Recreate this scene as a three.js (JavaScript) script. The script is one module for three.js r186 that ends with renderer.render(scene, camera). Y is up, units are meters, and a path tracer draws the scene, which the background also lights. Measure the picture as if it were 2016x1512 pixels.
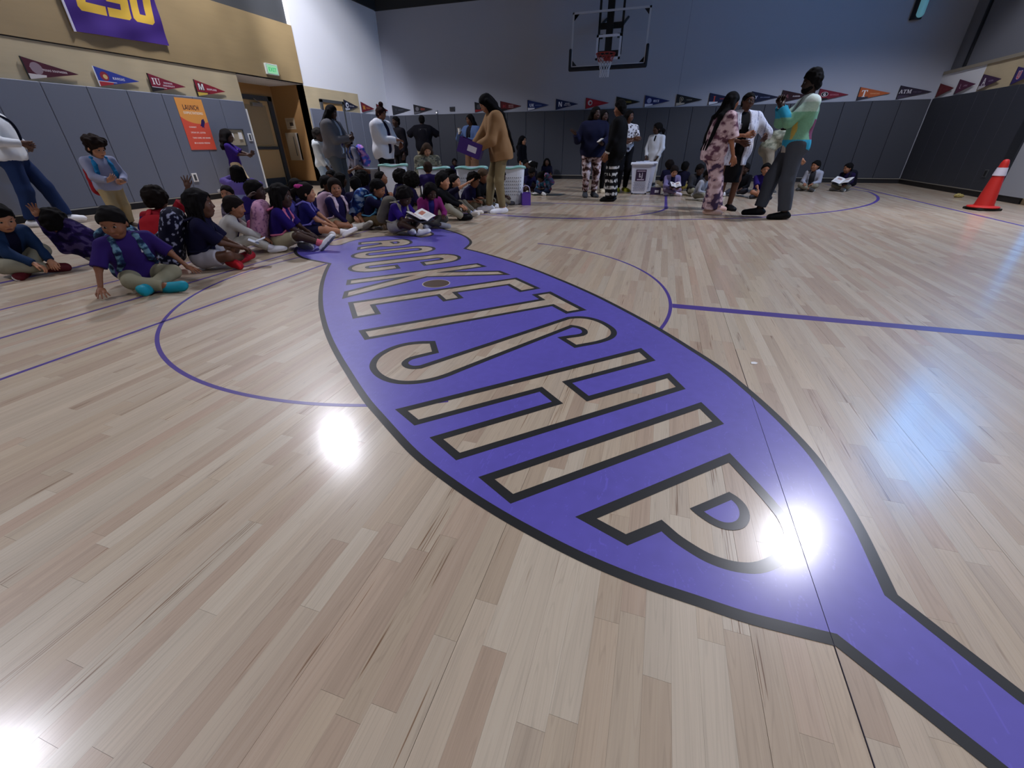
import * as THREE from 'three';
import { mergeGeometries, toCreasedNormals } from 'three/addons/utils/BufferGeometryUtils.js';
import { RoundedBoxGeometry } from 'three/addons/geometries/RoundedBoxGeometry.js';
import { ImprovedNoise } from 'three/addons/math/ImprovedNoise.js';
import { RectAreaLightUniformsLib } from 'three/addons/lights/RectAreaLightUniformsLib.js';
RectAreaLightUniformsLib.init();

// ------------------------------------------------------------------ camera, exposure, light
// The hall is measured in metres. X runs along the far wall, Y is up, depth into the hall is -Z.
const scene = new THREE.Scene();
scene.background = new THREE.Color(0x000000);
const camera = new THREE.PerspectiveCamera(85.19, 2016 / 1512, 0.05, 80);
camera.position.set(0, 0.969, 0);
camera.rotation.set(-0.52087, 0.31489, -0.00924, 'YXZ');
const renderer = new THREE.WebGLRenderer({ antialias: true });
renderer.toneMapping = THREE.LinearToneMapping;
renderer.toneMappingExposure = 0.29;
renderer.shadowMap.enabled = true;
renderer.shadowMap.type = THREE.PCFSoftShadowMap;
scene.add(camera);

const LAMP = { y: 6.9, color: 0xf1f2ff, power: [660, 640, 330, 350, 300, 300], angle: 1.06, penumbra: 0.14,
  at: [[-8.0, 7.9], [3.95, 7.95], [-7.9, 0.1], [3.95, 0.1], [-7.9, -6.6], [3.95, -6.6]] };
const WINDOW = { color: 0x3ea6ff, power: 16, glow: 30 };

// ------------------------------------------------------------------ small helpers
function rng(seed) { let s = seed >>> 0; return () => { s |= 0; s = s + 0x6D2B79F5 | 0; let t = Math.imul(s ^ s >>> 15, 1 | s); t = t + Math.imul(t ^ t >>> 7, 61 | t) ^ t; return ((t ^ t >>> 14) >>> 0) / 4294967296; }; }
const noise = new ImprovedNoise();
const V = (x, y, z) => new THREE.Vector3(x, y, z);
const W = (x, y, depth) => new THREE.Vector3(x, y, -depth);   // depth into the hall
const used = {};
function numbered(name) { const n = used[name] = (used[name] ?? -1) + 1; return n ? `${name}_${String(n).padStart(3, '0')}` : name; }
function tag(o, label, category, group) { o.userData.label = label; o.userData.category = category; if (group) o.userData.group = group; return o; }
function thing(name, label, category, pos, turn = 0, group) {
  const g = new THREE.Group(); g.name = numbered(name); g.position.copy(pos); g.rotation.y = turn;
  tag(g, label, category, group); scene.add(g); return g;
}
function struct(name) { const g = new THREE.Group(); g.name = name; g.userData.kind = 'structure'; scene.add(g); return g; }
function mesh(name, geo, mat, parent) {
  const m = new THREE.Mesh(Array.isArray(geo) ? (geo.length > 1 ? merge(geo) : geo[0]) : geo, mat);
  m.name = name; m.castShadow = m.receiveShadow = true; if (parent) parent.add(m); return m;
}
function merge(list) {
  const gs = list.map(g => { const q = g.index ? g.toNonIndexed() : g; for (const k of Object.keys(q.attributes)) if (!['position', 'normal', 'uv', 'color'].includes(k)) q.deleteAttribute(k); return q; });
  const keep = ['position', 'normal', 'uv', 'color'].filter(k => gs.every(g => g.attributes[k]));
  for (const g of gs) for (const k of Object.keys(g.attributes)) if (!keep.includes(k)) g.deleteAttribute(k);
  return mergeGeometries(gs);
}
function std(color, rough = 0.7, extra = {}) { return new THREE.MeshStandardMaterial({ color, roughness: rough, ...extra }); }
// box from corner to corner in hall coordinates (x, y, depth)
function boxAt(x0, x1, y0, y1, d0, d1, r = 0) {
  const w = Math.abs(x1 - x0), h = Math.abs(y1 - y0), d = Math.abs(d1 - d0);
  const g = r > 0 ? new RoundedBoxGeometry(w, h, d, 2, Math.min(r, w / 2.1, h / 2.1, d / 2.1)) : new THREE.BoxGeometry(w, h, d);
  g.translate((x0 + x1) / 2, (y0 + y1) / 2, -(d0 + d1) / 2);
  if (r <= 0) { // uv in metres
    const p = g.attributes.position, n = g.attributes.normal, u = g.attributes.uv;
    for (let i = 0; i < p.count; i++) {
      if (Math.abs(n.getX(i)) > 0.5) u.setXY(i, p.getZ(i), p.getY(i)); else if (Math.abs(n.getY(i)) > 0.5) u.setXY(i, p.getX(i), p.getZ(i)); else u.setXY(i, p.getX(i), p.getY(i));
    }
  }
  return g;
}
function box(w, h, d, x = 0, y = 0, z = 0, r = 0) { const g = r > 0 ? new RoundedBoxGeometry(w, h, d, 2, r) : new THREE.BoxGeometry(w, h, d); g.translate(x, y, z); return g; }
function cyl(r0, r1, h, x = 0, y = 0, z = 0, seg = 20) { const g = new THREE.CylinderGeometry(r0, r1, h, seg); g.translate(x, y, z); return g; }
function tube(pts, r, seg = 24, rs = 8, closed = false) { return new THREE.TubeGeometry(new THREE.CatmullRomCurve3(pts, closed), seg, r, rs, closed); }
function bar(a, b, r, rs = 8) { const d = b.clone().sub(a), g = new THREE.CylinderGeometry(r, r, d.length(), rs); g.applyQuaternion(new THREE.Quaternion().setFromUnitVectors(V(0, 1, 0), d.clone().normalize())); g.translate((a.x + b.x) / 2, (a.y + b.y) / 2, (a.z + b.z) / 2); return g; }
function canvas(w, h, draw, opts = {}) {
  const c = document.createElement('canvas'); c.width = w; c.height = h; const x = c.getContext('2d'); draw(x, w, h);
  const t = new THREE.CanvasTexture(c); t.colorSpace = THREE.SRGBColorSpace; t.anisotropy = 8; Object.assign(t, opts); return t;
}
function dataTex(w, h, fn, srgb = true) {
  const d = new Uint8Array(w * h * 4);
  for (let y = 0; y < h; y++) for (let x = 0; x < w; x++) { const c = fn(x / w, y / h, x, y), i = (y * w + x) * 4; d[i] = c[0]; d[i + 1] = c[1]; d[i + 2] = c[2]; d[i + 3] = 255; }
  const t = new THREE.DataTexture(d, w, h); t.wrapS = t.wrapT = THREE.RepeatWrapping; t.magFilter = THREE.LinearFilter; t.minFilter = THREE.LinearMipmapLinearFilter; t.generateMipmaps = true;
  if (srgb) t.colorSpace = THREE.SRGBColorSpace; t.needsUpdate = true; return t;
}
// tiling noise on a torus of integer periods
function tnoise(u, v, pu, pv, z) {
  const a = u * pu, b = v * pv, fu = u, fv = v, N = (x, y) => noise.noise(x, y, z);
  return (N(a, b) * (1 - fu) + N(a - pu, b) * fu) * (1 - fv) + (N(a, b - pv) * (1 - fu) + N(a - pu, b - pv) * fu) * fv;
}
const clamp = (x, a, b) => Math.max(a, Math.min(b, x));
const lerp = (a, b, t) => a + (b - a) * t;
const sstep = (a, b, x) => { const t = clamp((x - a) / (b - a), 0, 1); return t * t * (3 - 2 * t); };
// ------------------------------------------------------------------ the hall
const XL = -9.05, XR = 5.96, ZB = 14.65, ZF = -8.7, CEIL = 7.2, PAD = 1.835;
const plyTex = dataTex(512, 512, (u, v) => {
  const g = tnoise(u, v, 4, 26, 1.3) * 0.5 + tnoise(u, v, 9, 70, 4.1) * 0.35, bl = tnoise(u, v, 5, 5, 9.2), k = 1 + g * 0.05 + bl * 0.09;
  const sp = tnoise(u, v, 40, 40, 2.2) > 0.62 ? 0.94 : 1;
  return [clamp(222 * k * sp, 0, 255), clamp(206 * k * sp, 0, 255), clamp(172 * k * sp, 0, 255)];
});
plyTex.repeat.set(0.45, 0.45);
const M = {
  ply: std(0xdcd9d2, 0.55, { map: plyTex }),
  plyUp: std(0xb7aa93, 0.5, { map: plyTex }),
  plyEdge: std(0x1d1712, 0.7),
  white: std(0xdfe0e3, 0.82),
  shadedWhite: std(0x9a9da8, 0.82),  // same white as the left wall, weaker light put into the colour
  grey: std(0x9b9fa8, 0.85),
  dark: std(0x3c3e40, 0.9),
  ceiling: std(0x2a2b2c, 0.95),
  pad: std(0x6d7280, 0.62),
  shadedPad: std(0x31343d, 0.6),  // same pads as on the left, dimmer light put into the colour
  black: std(0x0b0c12, 0.55),
  alu: std(0xa7a49b, 0.4, { metalness: 0.6 }),
  frame: std(0x4c4e50, 0.5, { metalness: 0.2 }),
  ochre: std(0xa88050, 0.75),
  doorTan: std(0xd3ac72, 0.6),
  whitePlastic: std(0xe8e6e2, 0.45),
  blackMetal: std(0x0c0c0e, 0.5, { metalness: 0.3 }),
};
// ---- floor: maple strips
const GR = rng(7);
const grain = dataTex(1024, 1024, (u, v) => {
  const warp = tnoise(u, v, 3, 14, 3.7) * 0.05, vv = (v + warp + 1) % 1;
  let k = 1 + tnoise(u, vv, 6, 90, 0.4) * 0.045 + tnoise(u, vv, 14, 220, 5.5) * 0.045 + tnoise(u, v, 3, 18, 8.8) * 0.06;
  const cath = Math.sin((tnoise(u, v, 3, 20, 12.1) * 7 + tnoise(u, v, 2, 30, 2.7) * 2) * 6.28); k -= Math.max(0, cath - 0.72) * 0.16;
  const st = tnoise(u, v, 10, 190, 21.3) * sstep(0.12, 0.3, tnoise(u, v, 4, 16, 31.9)); const dk = sstep(0.2, 0.42, st);
  const r = 252 * k * (1 - dk * 0.32), g = 250 * k * (1 - dk * 0.42), b = 248 * k * (1 - dk * 0.5);
  return [clamp(r, 0, 255), clamp(g, 0, 255), clamp(b, 0, 255)];
});
grain.anisotropy = 16;
const floorBump = dataTex(512, 512, (u, v) => { const k = 128 + 60 * tnoise(u, v, 7, 34, 41) + 34 * tnoise(u, v, 22, 90, 47) + 24 * tnoise(u, v, 60, 60, 3); return [k, k, k]; }, false);
const wood = new THREE.MeshPhysicalMaterial({ map: grain, vertexColors: true, roughness: 0.45, bumpMap: floorBump, bumpScale: 0.0003, clearcoat: 0.7, clearcoatRoughness: 0.19 });
const floor = struct('floor');
mesh('subfloor', boxAt(XL - 1.2, XR + 0.4, -0.3, -0.0045, ZF - 0.3, ZB + 0.3), std(0x2c2119, 0.9), floor);
{
  const BW = 0.0572, X0 = 0.515, list = [];
  const wide = { 0: 0.0017, [-3]: 0.0008, [-14]: 0.0011, [-19]: 0.0009, 9: 0.0009, 21: 0.0008, [-31]: 0.0009, [-47]: 0.0008 };
  const k0 = Math.floor((XL - 1.05 - X0) / BW), k1 = Math.ceil((XR - X0) / BW);
  const tones = [[0.50, 0.405, 0.295], [0.47, 0.37, 0.265], [0.53, 0.45, 0.345], [0.46, 0.35, 0.255], [0.49, 0.40, 0.30], [0.43, 0.325, 0.235], [0.51, 0.42, 0.315], [0.47, 0.345, 0.25]];
  const fwd = V(0, 0, -1).applyEuler(camera.rotation), rt = V(1, 0, 0).applyEuler(camera.rotation), up = V(0, 1, 0).applyEuler(camera.rotation);
  for (let k = k0; k < k1; k++) {
    const xa = X0 + k * BW + (wide[k] ? wide[k] / 2 : 0.00012), xb = X0 + (k + 1) * BW - (wide[k + 1] ? wide[k + 1] / 2 : 0.00012);
    let z = ZF - GR() * 0.8;
    while (z < ZB) {
      const len = GR() < 0.3 ? 0.25 + GR() * 0.3 : 0.4 + GR() * 0.75, za = Math.max(z, ZF), zb = Math.min(z + len, ZB); z += len;
      const q = GR(), t = tones[q < 0.03 ? 7 : Math.floor(GR() * 7)], s = 0.94 + GR() * 0.12;
      if (zb - za < 0.02) continue;
      if (xa < XL - 0.01 && (zb < 8.7 || za > 10.9)) continue;
      list.push({ xa, xb, za: za + 0.0002, zb: zb - 0.0002, c: [t[0] * s, t[1] * s, t[2] * s], u: GR() * 4, v: GR() * 4, t: [GR(), GR(), GR(), GR()].map(r => -r * 0.00012) });
    }
  }
  for (const b of list) {
    const c = V((b.xa + b.xb) / 2, 0, -(b.za + b.zb) / 2).sub(camera.position), d = c.dot(fwd);
    b.size = 0;
    if (d > 0.1) { const sx = c.dot(rt) / d * 822, sy = c.dot(up) / d * 822; if (Math.abs(sx) < 1030 && Math.abs(sy) < 780) b.size = (b.xb - b.xa) * (b.zb - b.za) * 0.97 / (d * d * d); }
  }
  list.sort((a, b) => b.size - a.size);
  const build = bs => {
    const P = [], N = [], U = [], C = [], D = 0.004;
    const quad = (pts, n, b) => { for (const i of [0, 1, 2, 0, 2, 3]) { const q = pts[i]; P.push(q[0], q[1], q[2]); N.push(...n); U.push((-q[2]) / 2 + b.u, q[0] / 0.6 + b.v); C.push(...b.c); } };
    for (const b of bs) {
      const a0 = [b.xa, b.t[0], -b.za], a1 = [b.xb, b.t[1], -b.za], a2 = [b.xb, b.t[2], -b.zb], a3 = [b.xa, b.t[3], -b.zb], lo = q => [q[0], -D, q[2]];
      quad([a0, a1, a2, a3], [-(b.t[1] - b.t[0]) / BW, 1, (b.t[3] - b.t[0]) / (b.zb - b.za)], b);
      quad([lo(a0), lo(a1), a1, a0], [0, 0, 1], b); quad([lo(a1), lo(a2), a2, a1], [1, 0, 0], b); quad([lo(a2), lo(a3), a3, a2], [0, 0, -1], b); quad([lo(a3), lo(a0), a0, a3], [-1, 0, 0], b);
    }
    const g = new THREE.BufferGeometry();
    g.setAttribute('position', new THREE.Float32BufferAttribute(P, 3)); g.setAttribute('normal', new THREE.Float32BufferAttribute(N, 3));
    g.setAttribute('uv', new THREE.Float32BufferAttribute(U, 2)); g.setAttribute('color', new THREE.Float32BufferAttribute(C, 3)); return g;
  };
  list.slice(0, 300).forEach((b, i) => mesh(i ? `floor_board_${String(i).padStart(3, '0')}` : 'floor_board', build([b]), wood, floor));
  const rest = mesh('floor_boards', build(list.slice(300)), wood, floor); rest.userData.kind = 'stuff';
}
// ---- painted lines on the boards
const linePaint = std(0x4c3c86, 0.35, { bumpMap: floorBump, bumpScale: 0.0002 });
const PT = 0.0005;
function flatPoly(pts, h = PT, holes = []) { // polygon given as [x, depth]; lies on the floor with thickness h
  const sh = new THREE.Shape(pts.map(p => new THREE.Vector2(p[0], p[1]))); for (const q of holes) sh.holes.push(new THREE.Path(q.map(p => new THREE.Vector2(p[0], p[1]))));
  const g = new THREE.ExtrudeGeometry(sh, { depth: h, bevelEnabled: false, curveSegments: 1 }); g.rotateX(-Math.PI / 2); return g;
}
function strip(x0, d0, x1, d1, w) { const dx = x1 - x0, dz = d1 - d0, l = Math.hypot(dx, dz), nx = -dz / l * w / 2, nz = dx / l * w / 2; return flatPoly([[x0 - nx, d0 - nz], [x1 - nx, d1 - nz], [x1 + nx, d1 + nz], [x0 + nx, d0 + nz]]); }
function arcStrip(cx, cd, r, w, a0, a1, n = 96) { const o = [], i = []; for (let k = 0; k <= n; k++) { const a = a0 + (a1 - a0) * k / n; o.push([cx + Math.cos(a) * (r + w / 2), cd + Math.sin(a) * (r + w / 2)]); i.push([cx + Math.cos(a) * (r - w / 2), cd + Math.sin(a) * (r - w / 2)]); } return flatPoly(o.concat(i.reverse())); }
const CX = -1.612, CZ = 2.962;
{
  const L = (n, g) => mesh(n, g, linePaint, floor);
  // the two visible arcs of the centre circle stop at the emblem
  L('center_circle', arcStrip(CX, CZ, 1.8, 0.022, Math.PI * 2 - 0.33, Math.PI * 2 + 1.35));
  L('center_circle', arcStrip(CX, CZ, 1.8, 0.022, Math.PI * 0.9, Math.PI * 1.66));
  L('court_line', strip(0.2, 2.955, 4.55, 2.955, 0.085));
  L('court_line', strip(-2.91, -8, -2.91, 3.3, 0.026)); L('court_line', strip(-3.58, -8, -3.58, 7, 0.026)); L('court_line', strip(-4.24, -8, -4.24, 7, 0.026)); L('court_line', strip(-5.12, -8, -5.12, 9, 0.05));
  L('court_line', strip(4.55, -8, 4.55, 13.9, 0.05));
  L('free_throw_line', strip(-3.4, 8.36, 0.15, 8.36, 0.05)); L('lane_line', strip(0.15, 8.0, 0.15, 13.9, 0.05)); L('lane_line', strip(-3.4, 8.36, -3.4, 13.9, 0.05));
  L('free_throw_arc', arcStrip(CX, 8.36, 1.78, 0.05, Math.PI, Math.PI * 2));
  L('three_point_line', merge([arcStrip(CX, 12.6, 6.03, 0.05, Math.PI + 0.32, Math.PI * 2 - 0.1, 140), strip(CX + 6.0, 12.0, 4.1, 13.9, 0.05)]));
}
// ---- walls
function pads(group, n0, make, count) { for (let i = 0; i < count; i++) { const m = mesh(i ? `wall_pad_${String(i).padStart(3, '0')}` : 'wall_pad', make(i), i % 1 ? M.pad : M.pad, group); } }
const wl = struct('wall_left'), T0 = XL - 0.22;
mesh('wall_core', [boxAt(T0 - 1.2, T0, -0.1, CEIL, ZF - 0.3, 8.3), boxAt(T0 - 1.2, T0, -0.1, CEIL, 11.3, ZB + 0.3), boxAt(T0 - 1.2, T0, 2.6, CEIL, 8.3, 11.3), boxAt(T0 - 1.4, T0 - 1.2, -0.1, 2.6, 8.3, 11.3)], M.dark, wl);
mesh('plywood_band', [boxAt(T0, XL, 0, 2.345, ZF, 8.78)], M.ply, wl);
mesh('plywood_upper', boxAt(T0, XL + 0.012, 2.36, 3.5, ZF, 10.8), M.plyUp, wl);
mesh('plywood_joint', boxAt(T0, XL - 0.004, 2.335, 2.365, ZF, 10.8), M.plyEdge, wl);
mesh('upper_wall', boxAt(T0, XL - 0.1, 3.5, CEIL, ZF, 10.8), M.dark, wl);
mesh('white_wall', [boxAt(T0, XL, 2.315, 4.53, 10.8, ZB), boxAt(T0, XL, 0, 2.315, 13.06, ZB)], M.white, wl);
mesh('plywood_strip', boxAt(T0, XL + 0.004, 0, 2.315, 10.8, 13.06), M.ply, wl);
mesh('dark_band', boxAt(T0, XL + 0.06, 4.53, CEIL, 10.8, ZB), M.ceiling, wl);
pads(wl, 0, i => { const d = 8.74 - 0.605 * (i + 1); return boxAt(XL, XL + 0.045, 0.115, PAD, Math.max(d + 0.002, ZF), d + 0.603, 0.012); }, 28);
for (let i = 0; i < 7; i++) { const a = 10.84 + i * 0.545; mesh('wall_pad', boxAt(XL, XL + 0.045, 0.115, PAD, a + 0.002, Math.min(a + 0.543, ZB - 0.05), 0.012), M.pad, wl); }
mesh('corner_strip', boxAt(XL - 0.002, XL + 0.05, 0.115, 1.7, 8.745, 8.775), M.whitePlastic, wl);
const bl = struct('baseboard_left');
mesh('rubber_base', [boxAt(XL, XL + 0.03, 0, 0.1, ZF, 8.78), boxAt(XL, XL + 0.03, 0, 0.1, 10.8, ZB)], M.black, bl);
mesh('metal_strip', [boxAt(XL, XL + 0.05, 0.1, 0.117, ZF, 8.78), boxAt(XL, XL + 0.05, 0.1, 0.117, 10.8, ZB)], M.alu, bl);
// ---- door alcove in the left wall
const AX = -10.12;
const al = struct('wall_alcove');
mesh('side_wall', [boxAt(AX - 0.05, XL - 0.001, 0, 2.345, 10.8, 10.9), boxAt(AX - 0.05, XL - 0.001, 0, 2.345, 8.68, 8.78)], M.ochre, al);
mesh('back_wall', [boxAt(AX - 0.1, AX, 0, 2.345, 8.78, 9.6), boxAt(AX - 0.1, AX, 0, 2.345, 10.72, 10.8), boxAt(AX - 0.1, AX, 2.1, 2.345, 9.6, 10.72)], M.ochre, al);
mesh('soffit', boxAt(AX - 0.1, XL - 0.005, 2.335, 2.4, 8.7, 10.88), M.white, al);
mesh('baseboard', [boxAt(AX, XL, 0, 0.12, 10.78, 10.8), boxAt(AX, AX + 0.02, 0, 0.12, 8.78, 9.6)], M.black, al);
const dr = struct('door_1');
mesh('door_frame', [boxAt(AX - 0.1, AX + 0.03, 0, 2.1, 9.6, 9.7), boxAt(AX - 0.1, AX + 0.03, 0, 2.1, 10.6, 10.72), boxAt(AX - 0.1, AX + 0.03, 2.0, 2.1, 9.6, 10.72)], M.frame, dr);
mesh('door_leaf', [boxAt(AX - 0.07, AX - 0.02, 0.01, 2.0, 9.7, 10.6)], M.doorTan, dr);
mesh('door_glass', boxAt(AX - 0.022, AX - 0.015, 1.02, 1.9, 9.8, 10.5), std(0xb09a74, 0.2), dr);
mesh('panic_bar', [boxAt(AX - 0.02, AX + 0.05, 0.9, 0.97, 9.75, 10.55, 0.01)], M.frame, dr);
mesh('kick_plate', boxAt(AX - 0.022, AX - 0.014, 0.02, 0.22, 9.72, 10.58), M.frame, dr);
mesh('door_closer', [boxAt(AX - 0.02, AX + 0.07, 1.86, 1.94, 10.02, 10.34, 0.012), bar(W(AX + 0.03, 1.95, 10.3), W(AX + 0.05, 2.03, 10.1), 0.01)], M.alu, dr);
// door in the far part of the left wall, its top pane above the pads
const d2 = struct('door_2');
mesh('door_frame', [boxAt(XL, XL + 0.05, 1.835, 2.06, 11.28, 11.36), boxAt(XL, XL + 0.05, 2.0, 2.07, 11.28, 12.26), boxAt(XL, XL + 0.05, 0.12, 2.06, 12.2, 12.26)], M.frame, d2);
mesh('door_pane', boxAt(XL, XL + 0.02, 1.835, 2.0, 11.36, 12.2), std(0xd0a468, 0.3), d2);
// ---- far wall
const wb = struct('wall_back');
mesh('wall_core', boxAt(XL - 0.3, XR + 0.5, -0.1, CEIL, ZB + 0.05, ZB + 0.3), M.dark, wb);
mesh('white_wall', [boxAt(XL - 0.2, 0.098, 0, 4.52, ZB, ZB + 0.05), boxAt(0.102, XR + 0.2, 0, 4.52, ZB, ZB + 0.05)], M.shadedWhite, wb);
mesh('dark_band', boxAt(XL - 0.2, XR + 0.2, 4.52, CEIL, ZB - 0.06, ZB + 0.05), M.ceiling, wb);
for (let i = 0; i < 25; i++) { const a = XL + 0.05 + i * 0.5964; mesh(i ? `wall_pad_${String(i).padStart(3, '0')}` : 'wall_pad', boxAt(a + 0.002, a + 0.594, 0.115, PAD, ZB - 0.045, ZB, 0.012), M.shadedPad, wb); }
const bb = struct('baseboard_back');
mesh('rubber_base', boxAt(XL, XR, 0, 0.1, ZB - 0.03, ZB), M.black, bb);
mesh('metal_strip', boxAt(XL, XR, 0.1, 0.117, ZB - 0.05, ZB), M.alu, bb);
// ---- right wall, with the high window beyond the frame
const wr = struct('wall_right'), T1 = XR + 0.25;
const WZ0 = 8.45, WZ1 = 10.7, WY0 = 3.55, WY1 = 5.7;
mesh('wall_core', [boxAt(XR + 0.12, T1, 2.36, CEIL, ZF - 0.3, WZ0), boxAt(XR + 0.12, T1, 2.36, CEIL, WZ1, ZB + 0.3), boxAt(XR + 0.12, T1, 2.36, WY0, WZ0, WZ1), boxAt(XR + 0.12, T1, WY1, CEIL, WZ0, WZ1), boxAt(XR + 0.1, T1, -0.1, 2.36, ZF - 0.3, ZB + 0.3)], M.grey, wr);
mesh('upper_curtain', [boxAt(XR + 0.1, XR + 0.12, 2.36, CEIL, 10.75, 14.04), boxAt(XR + 0.1, XR + 0.12, 2.36, CEIL, 14.09, ZB)], std(0x6e7078, 0.9), wr);
mesh('white_wall', boxAt(XR, XR + 0.1, 0, 2.3, 13.0, ZB), M.white, wr);
mesh('plywood_band', boxAt(XR, XR + 0.1, 0, 2.3, ZF, 12.995), M.ply, wr);
mesh('ledge', boxAt(XR - 0.02, XR + 0.13, 2.3, 2.36, ZF, 14.63), std(0x8e8676, 0.7), wr);
mesh('curtain_rail', [boxAt(XR + 0.06, XR + 0.11, 2.36, CEIL, 14.03, 14.1)], M.black, wr);
for (let i = 0; i < 6; i++) { const a = 10.98 + i * 0.6; mesh(i ? `wall_pad_${String(i).padStart(3, '0')}` : 'wall_pad', boxAt(XR - 0.045, XR, 0.115, PAD, a + 0.0006, Math.min(a + 0.5994, ZB - 0.05), 0.006), M.shadedPad, wr); }
for (let i = 0; i < 16; i++) { const a = -1.2 + i * 0.6; mesh('wall_pad', boxAt(XR - 0.045, XR, 0.115, PAD, a + 0.0006, a + 0.5994, 0.006), M.shadedPad, wr); }
const br = struct('baseboard_right');
mesh('rubber_base', [boxAt(XR - 0.03, XR, 0, 0.1, 10.1, ZB)], M.black, br);
mesh('metal_strip', boxAt(XR - 0.05, XR, 0.1, 0.117, 10.95, ZB), M.alu, br);
const d3 = struct('door_3');
mesh('door_frame', [boxAt(XR - 0.07, XR + 0.02, 0, 2.2, 10.72, 10.97), boxAt(XR - 0.07, XR + 0.02, 0, 2.2, 8.5, 8.7), boxAt(XR - 0.07, XR + 0.02, 2.1, 2.25, 8.5, 10.97)], std(0x23262c, 0.5), d3);
mesh('door_leaf', [boxAt(XR - 0.04, XR + 0.01, 0.1, 2.1, 9.72, 10.72), boxAt(XR - 0.04, XR + 0.01, 0.1, 2.1, 8.7, 9.42)], M.grey, d3);
mesh('daylight_slot', boxAt(XR - 0.03, XR, 0.3, 1.75, 9.44, 9.66), new THREE.MeshStandardMaterial({ color: 0x222222, roughness: 0.4, emissive: WINDOW.color, emissiveIntensity: 5 }), d3);
const wn = struct('window_1');
mesh('window_frame', [boxAt(XR + 0.05, XR + 0.2, WY0 - 0.06, WY0, WZ0, WZ1), boxAt(XR + 0.05, XR + 0.2, WY1, WY1 + 0.06, WZ0, WZ1), boxAt(XR + 0.08, XR + 0.2, WY0, WY1, (WZ0 + WZ1) / 2 - 0.04, (WZ0 + WZ1) / 2 + 0.04)], M.frame, wn);
mesh('window_pane', boxAt(XR + 0.19, XR + 0.2, WY0, WY1, WZ0, WZ1), new THREE.MeshStandardMaterial({ color: 0x222222, roughness: 0.4, emissive: WINDOW.color, emissiveIntensity: WINDOW.glow }), wn);
{ const l = new THREE.RectAreaLight(WINDOW.color, WINDOW.power, WZ1 - WZ0, WY1 - WY0); l.position.copy(W(XR + 0.17, (WY0 + WY1) / 2, (WZ0 + WZ1) / 2)); l.lookAt(W(-4, 1, (WZ0 + WZ1) / 2)); scene.add(l); }
// ---- wall behind the camera and the ceiling
const wf = struct('wall_front');
mesh('wall_core', boxAt(XL - 0.3, XR + 0.5, -0.1, CEIL, ZF - 0.3, ZF), M.grey, wf);
const ce = struct('ceiling');
mesh('ceiling_deck', boxAt(XL - 1.4, XR + 0.5, CEIL, CEIL + 0.2, ZF - 0.3, ZB + 0.3), M.ceiling, ce);
// ---- ceiling lamps (outside the frame, seen as glints on the floor)
LAMP.at.forEach(([x, d], i) => {
  const places = ['over the seated children by the left wall', 'over the right side of the court', 'left of the camera', 'right of the camera', 'far behind the camera on the left', 'far behind the camera on the right'];
  const t = thing('ceiling_lamp', `white rectangular high bay ceiling lamp hanging ${places[i]}`, 'lamp', W(x, LAMP.y, d), 0);
  mesh('housing', box(0.7, 0.08, 1.3, 0, 0.05, 0, 0.02), M.whitePlastic, t);
  mesh('diffuser', box(0.62, 0.012, 1.22, 0, 0.004, 0), new THREE.MeshStandardMaterial({ color: 0xffffff, emissive: LAMP.color, emissiveIntensity: 6 }), t);
  for (const q of [-0.5, 0.5]) mesh('chain', bar(V(0, 0.09, q), V(0, CEIL - LAMP.y, q), 0.006), M.blackMetal, t);
  const s = new THREE.SpotLight(LAMP.color, LAMP.power[i], 0, LAMP.angle, LAMP.penumbra, 2); s.position.set(x, LAMP.y - 0.03, -d); s.target.position.set(x, 0, -d); s.castShadow = true; s.shadow.radius = 14; s.shadow.mapSize.set(2048, 2048); s.shadow.bias = -0.0004;
  scene.add(s, s.target);
});

{ // added, unseen wall-wash lamp, there only to brighten the white part of the left wall
  const at = W(-6.0, 6.6, 7.4), aim = W(XL, 2.9, 11.9), t = thing('added_wall_wash_lamp', 'added unseen small black spot lamp under the ceiling aimed at the left wall', 'lamp', at);
  t.lookAt(aim); const g = cyl(0.11, 0.09, 0.3, 0, 0, 0, 24); g.rotateX(Math.PI / 2); g.translate(0, 0, -0.16); mesh('housing', g, M.blackMetal, t);
  const f = new THREE.CircleGeometry(0.085, 24); f.translate(0, 0, 0.002); mesh('lens', f, new THREE.MeshStandardMaterial({ color: 0xffffff, emissive: LAMP.color, emissiveIntensity: 3 }), t);
  mesh('bracket', bar(V(0, 0, -0.3), V(0, 0.35, -0.5), 0.012), M.blackMetal, t);
  const s = new THREE.SpotLight(LAMP.color, 520, 0, 0.33, 0.4, 2); s.position.copy(at); s.target.position.copy(aim); s.castShadow = true; s.shadow.radius = 8; scene.add(s, s.target);
}
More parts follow.
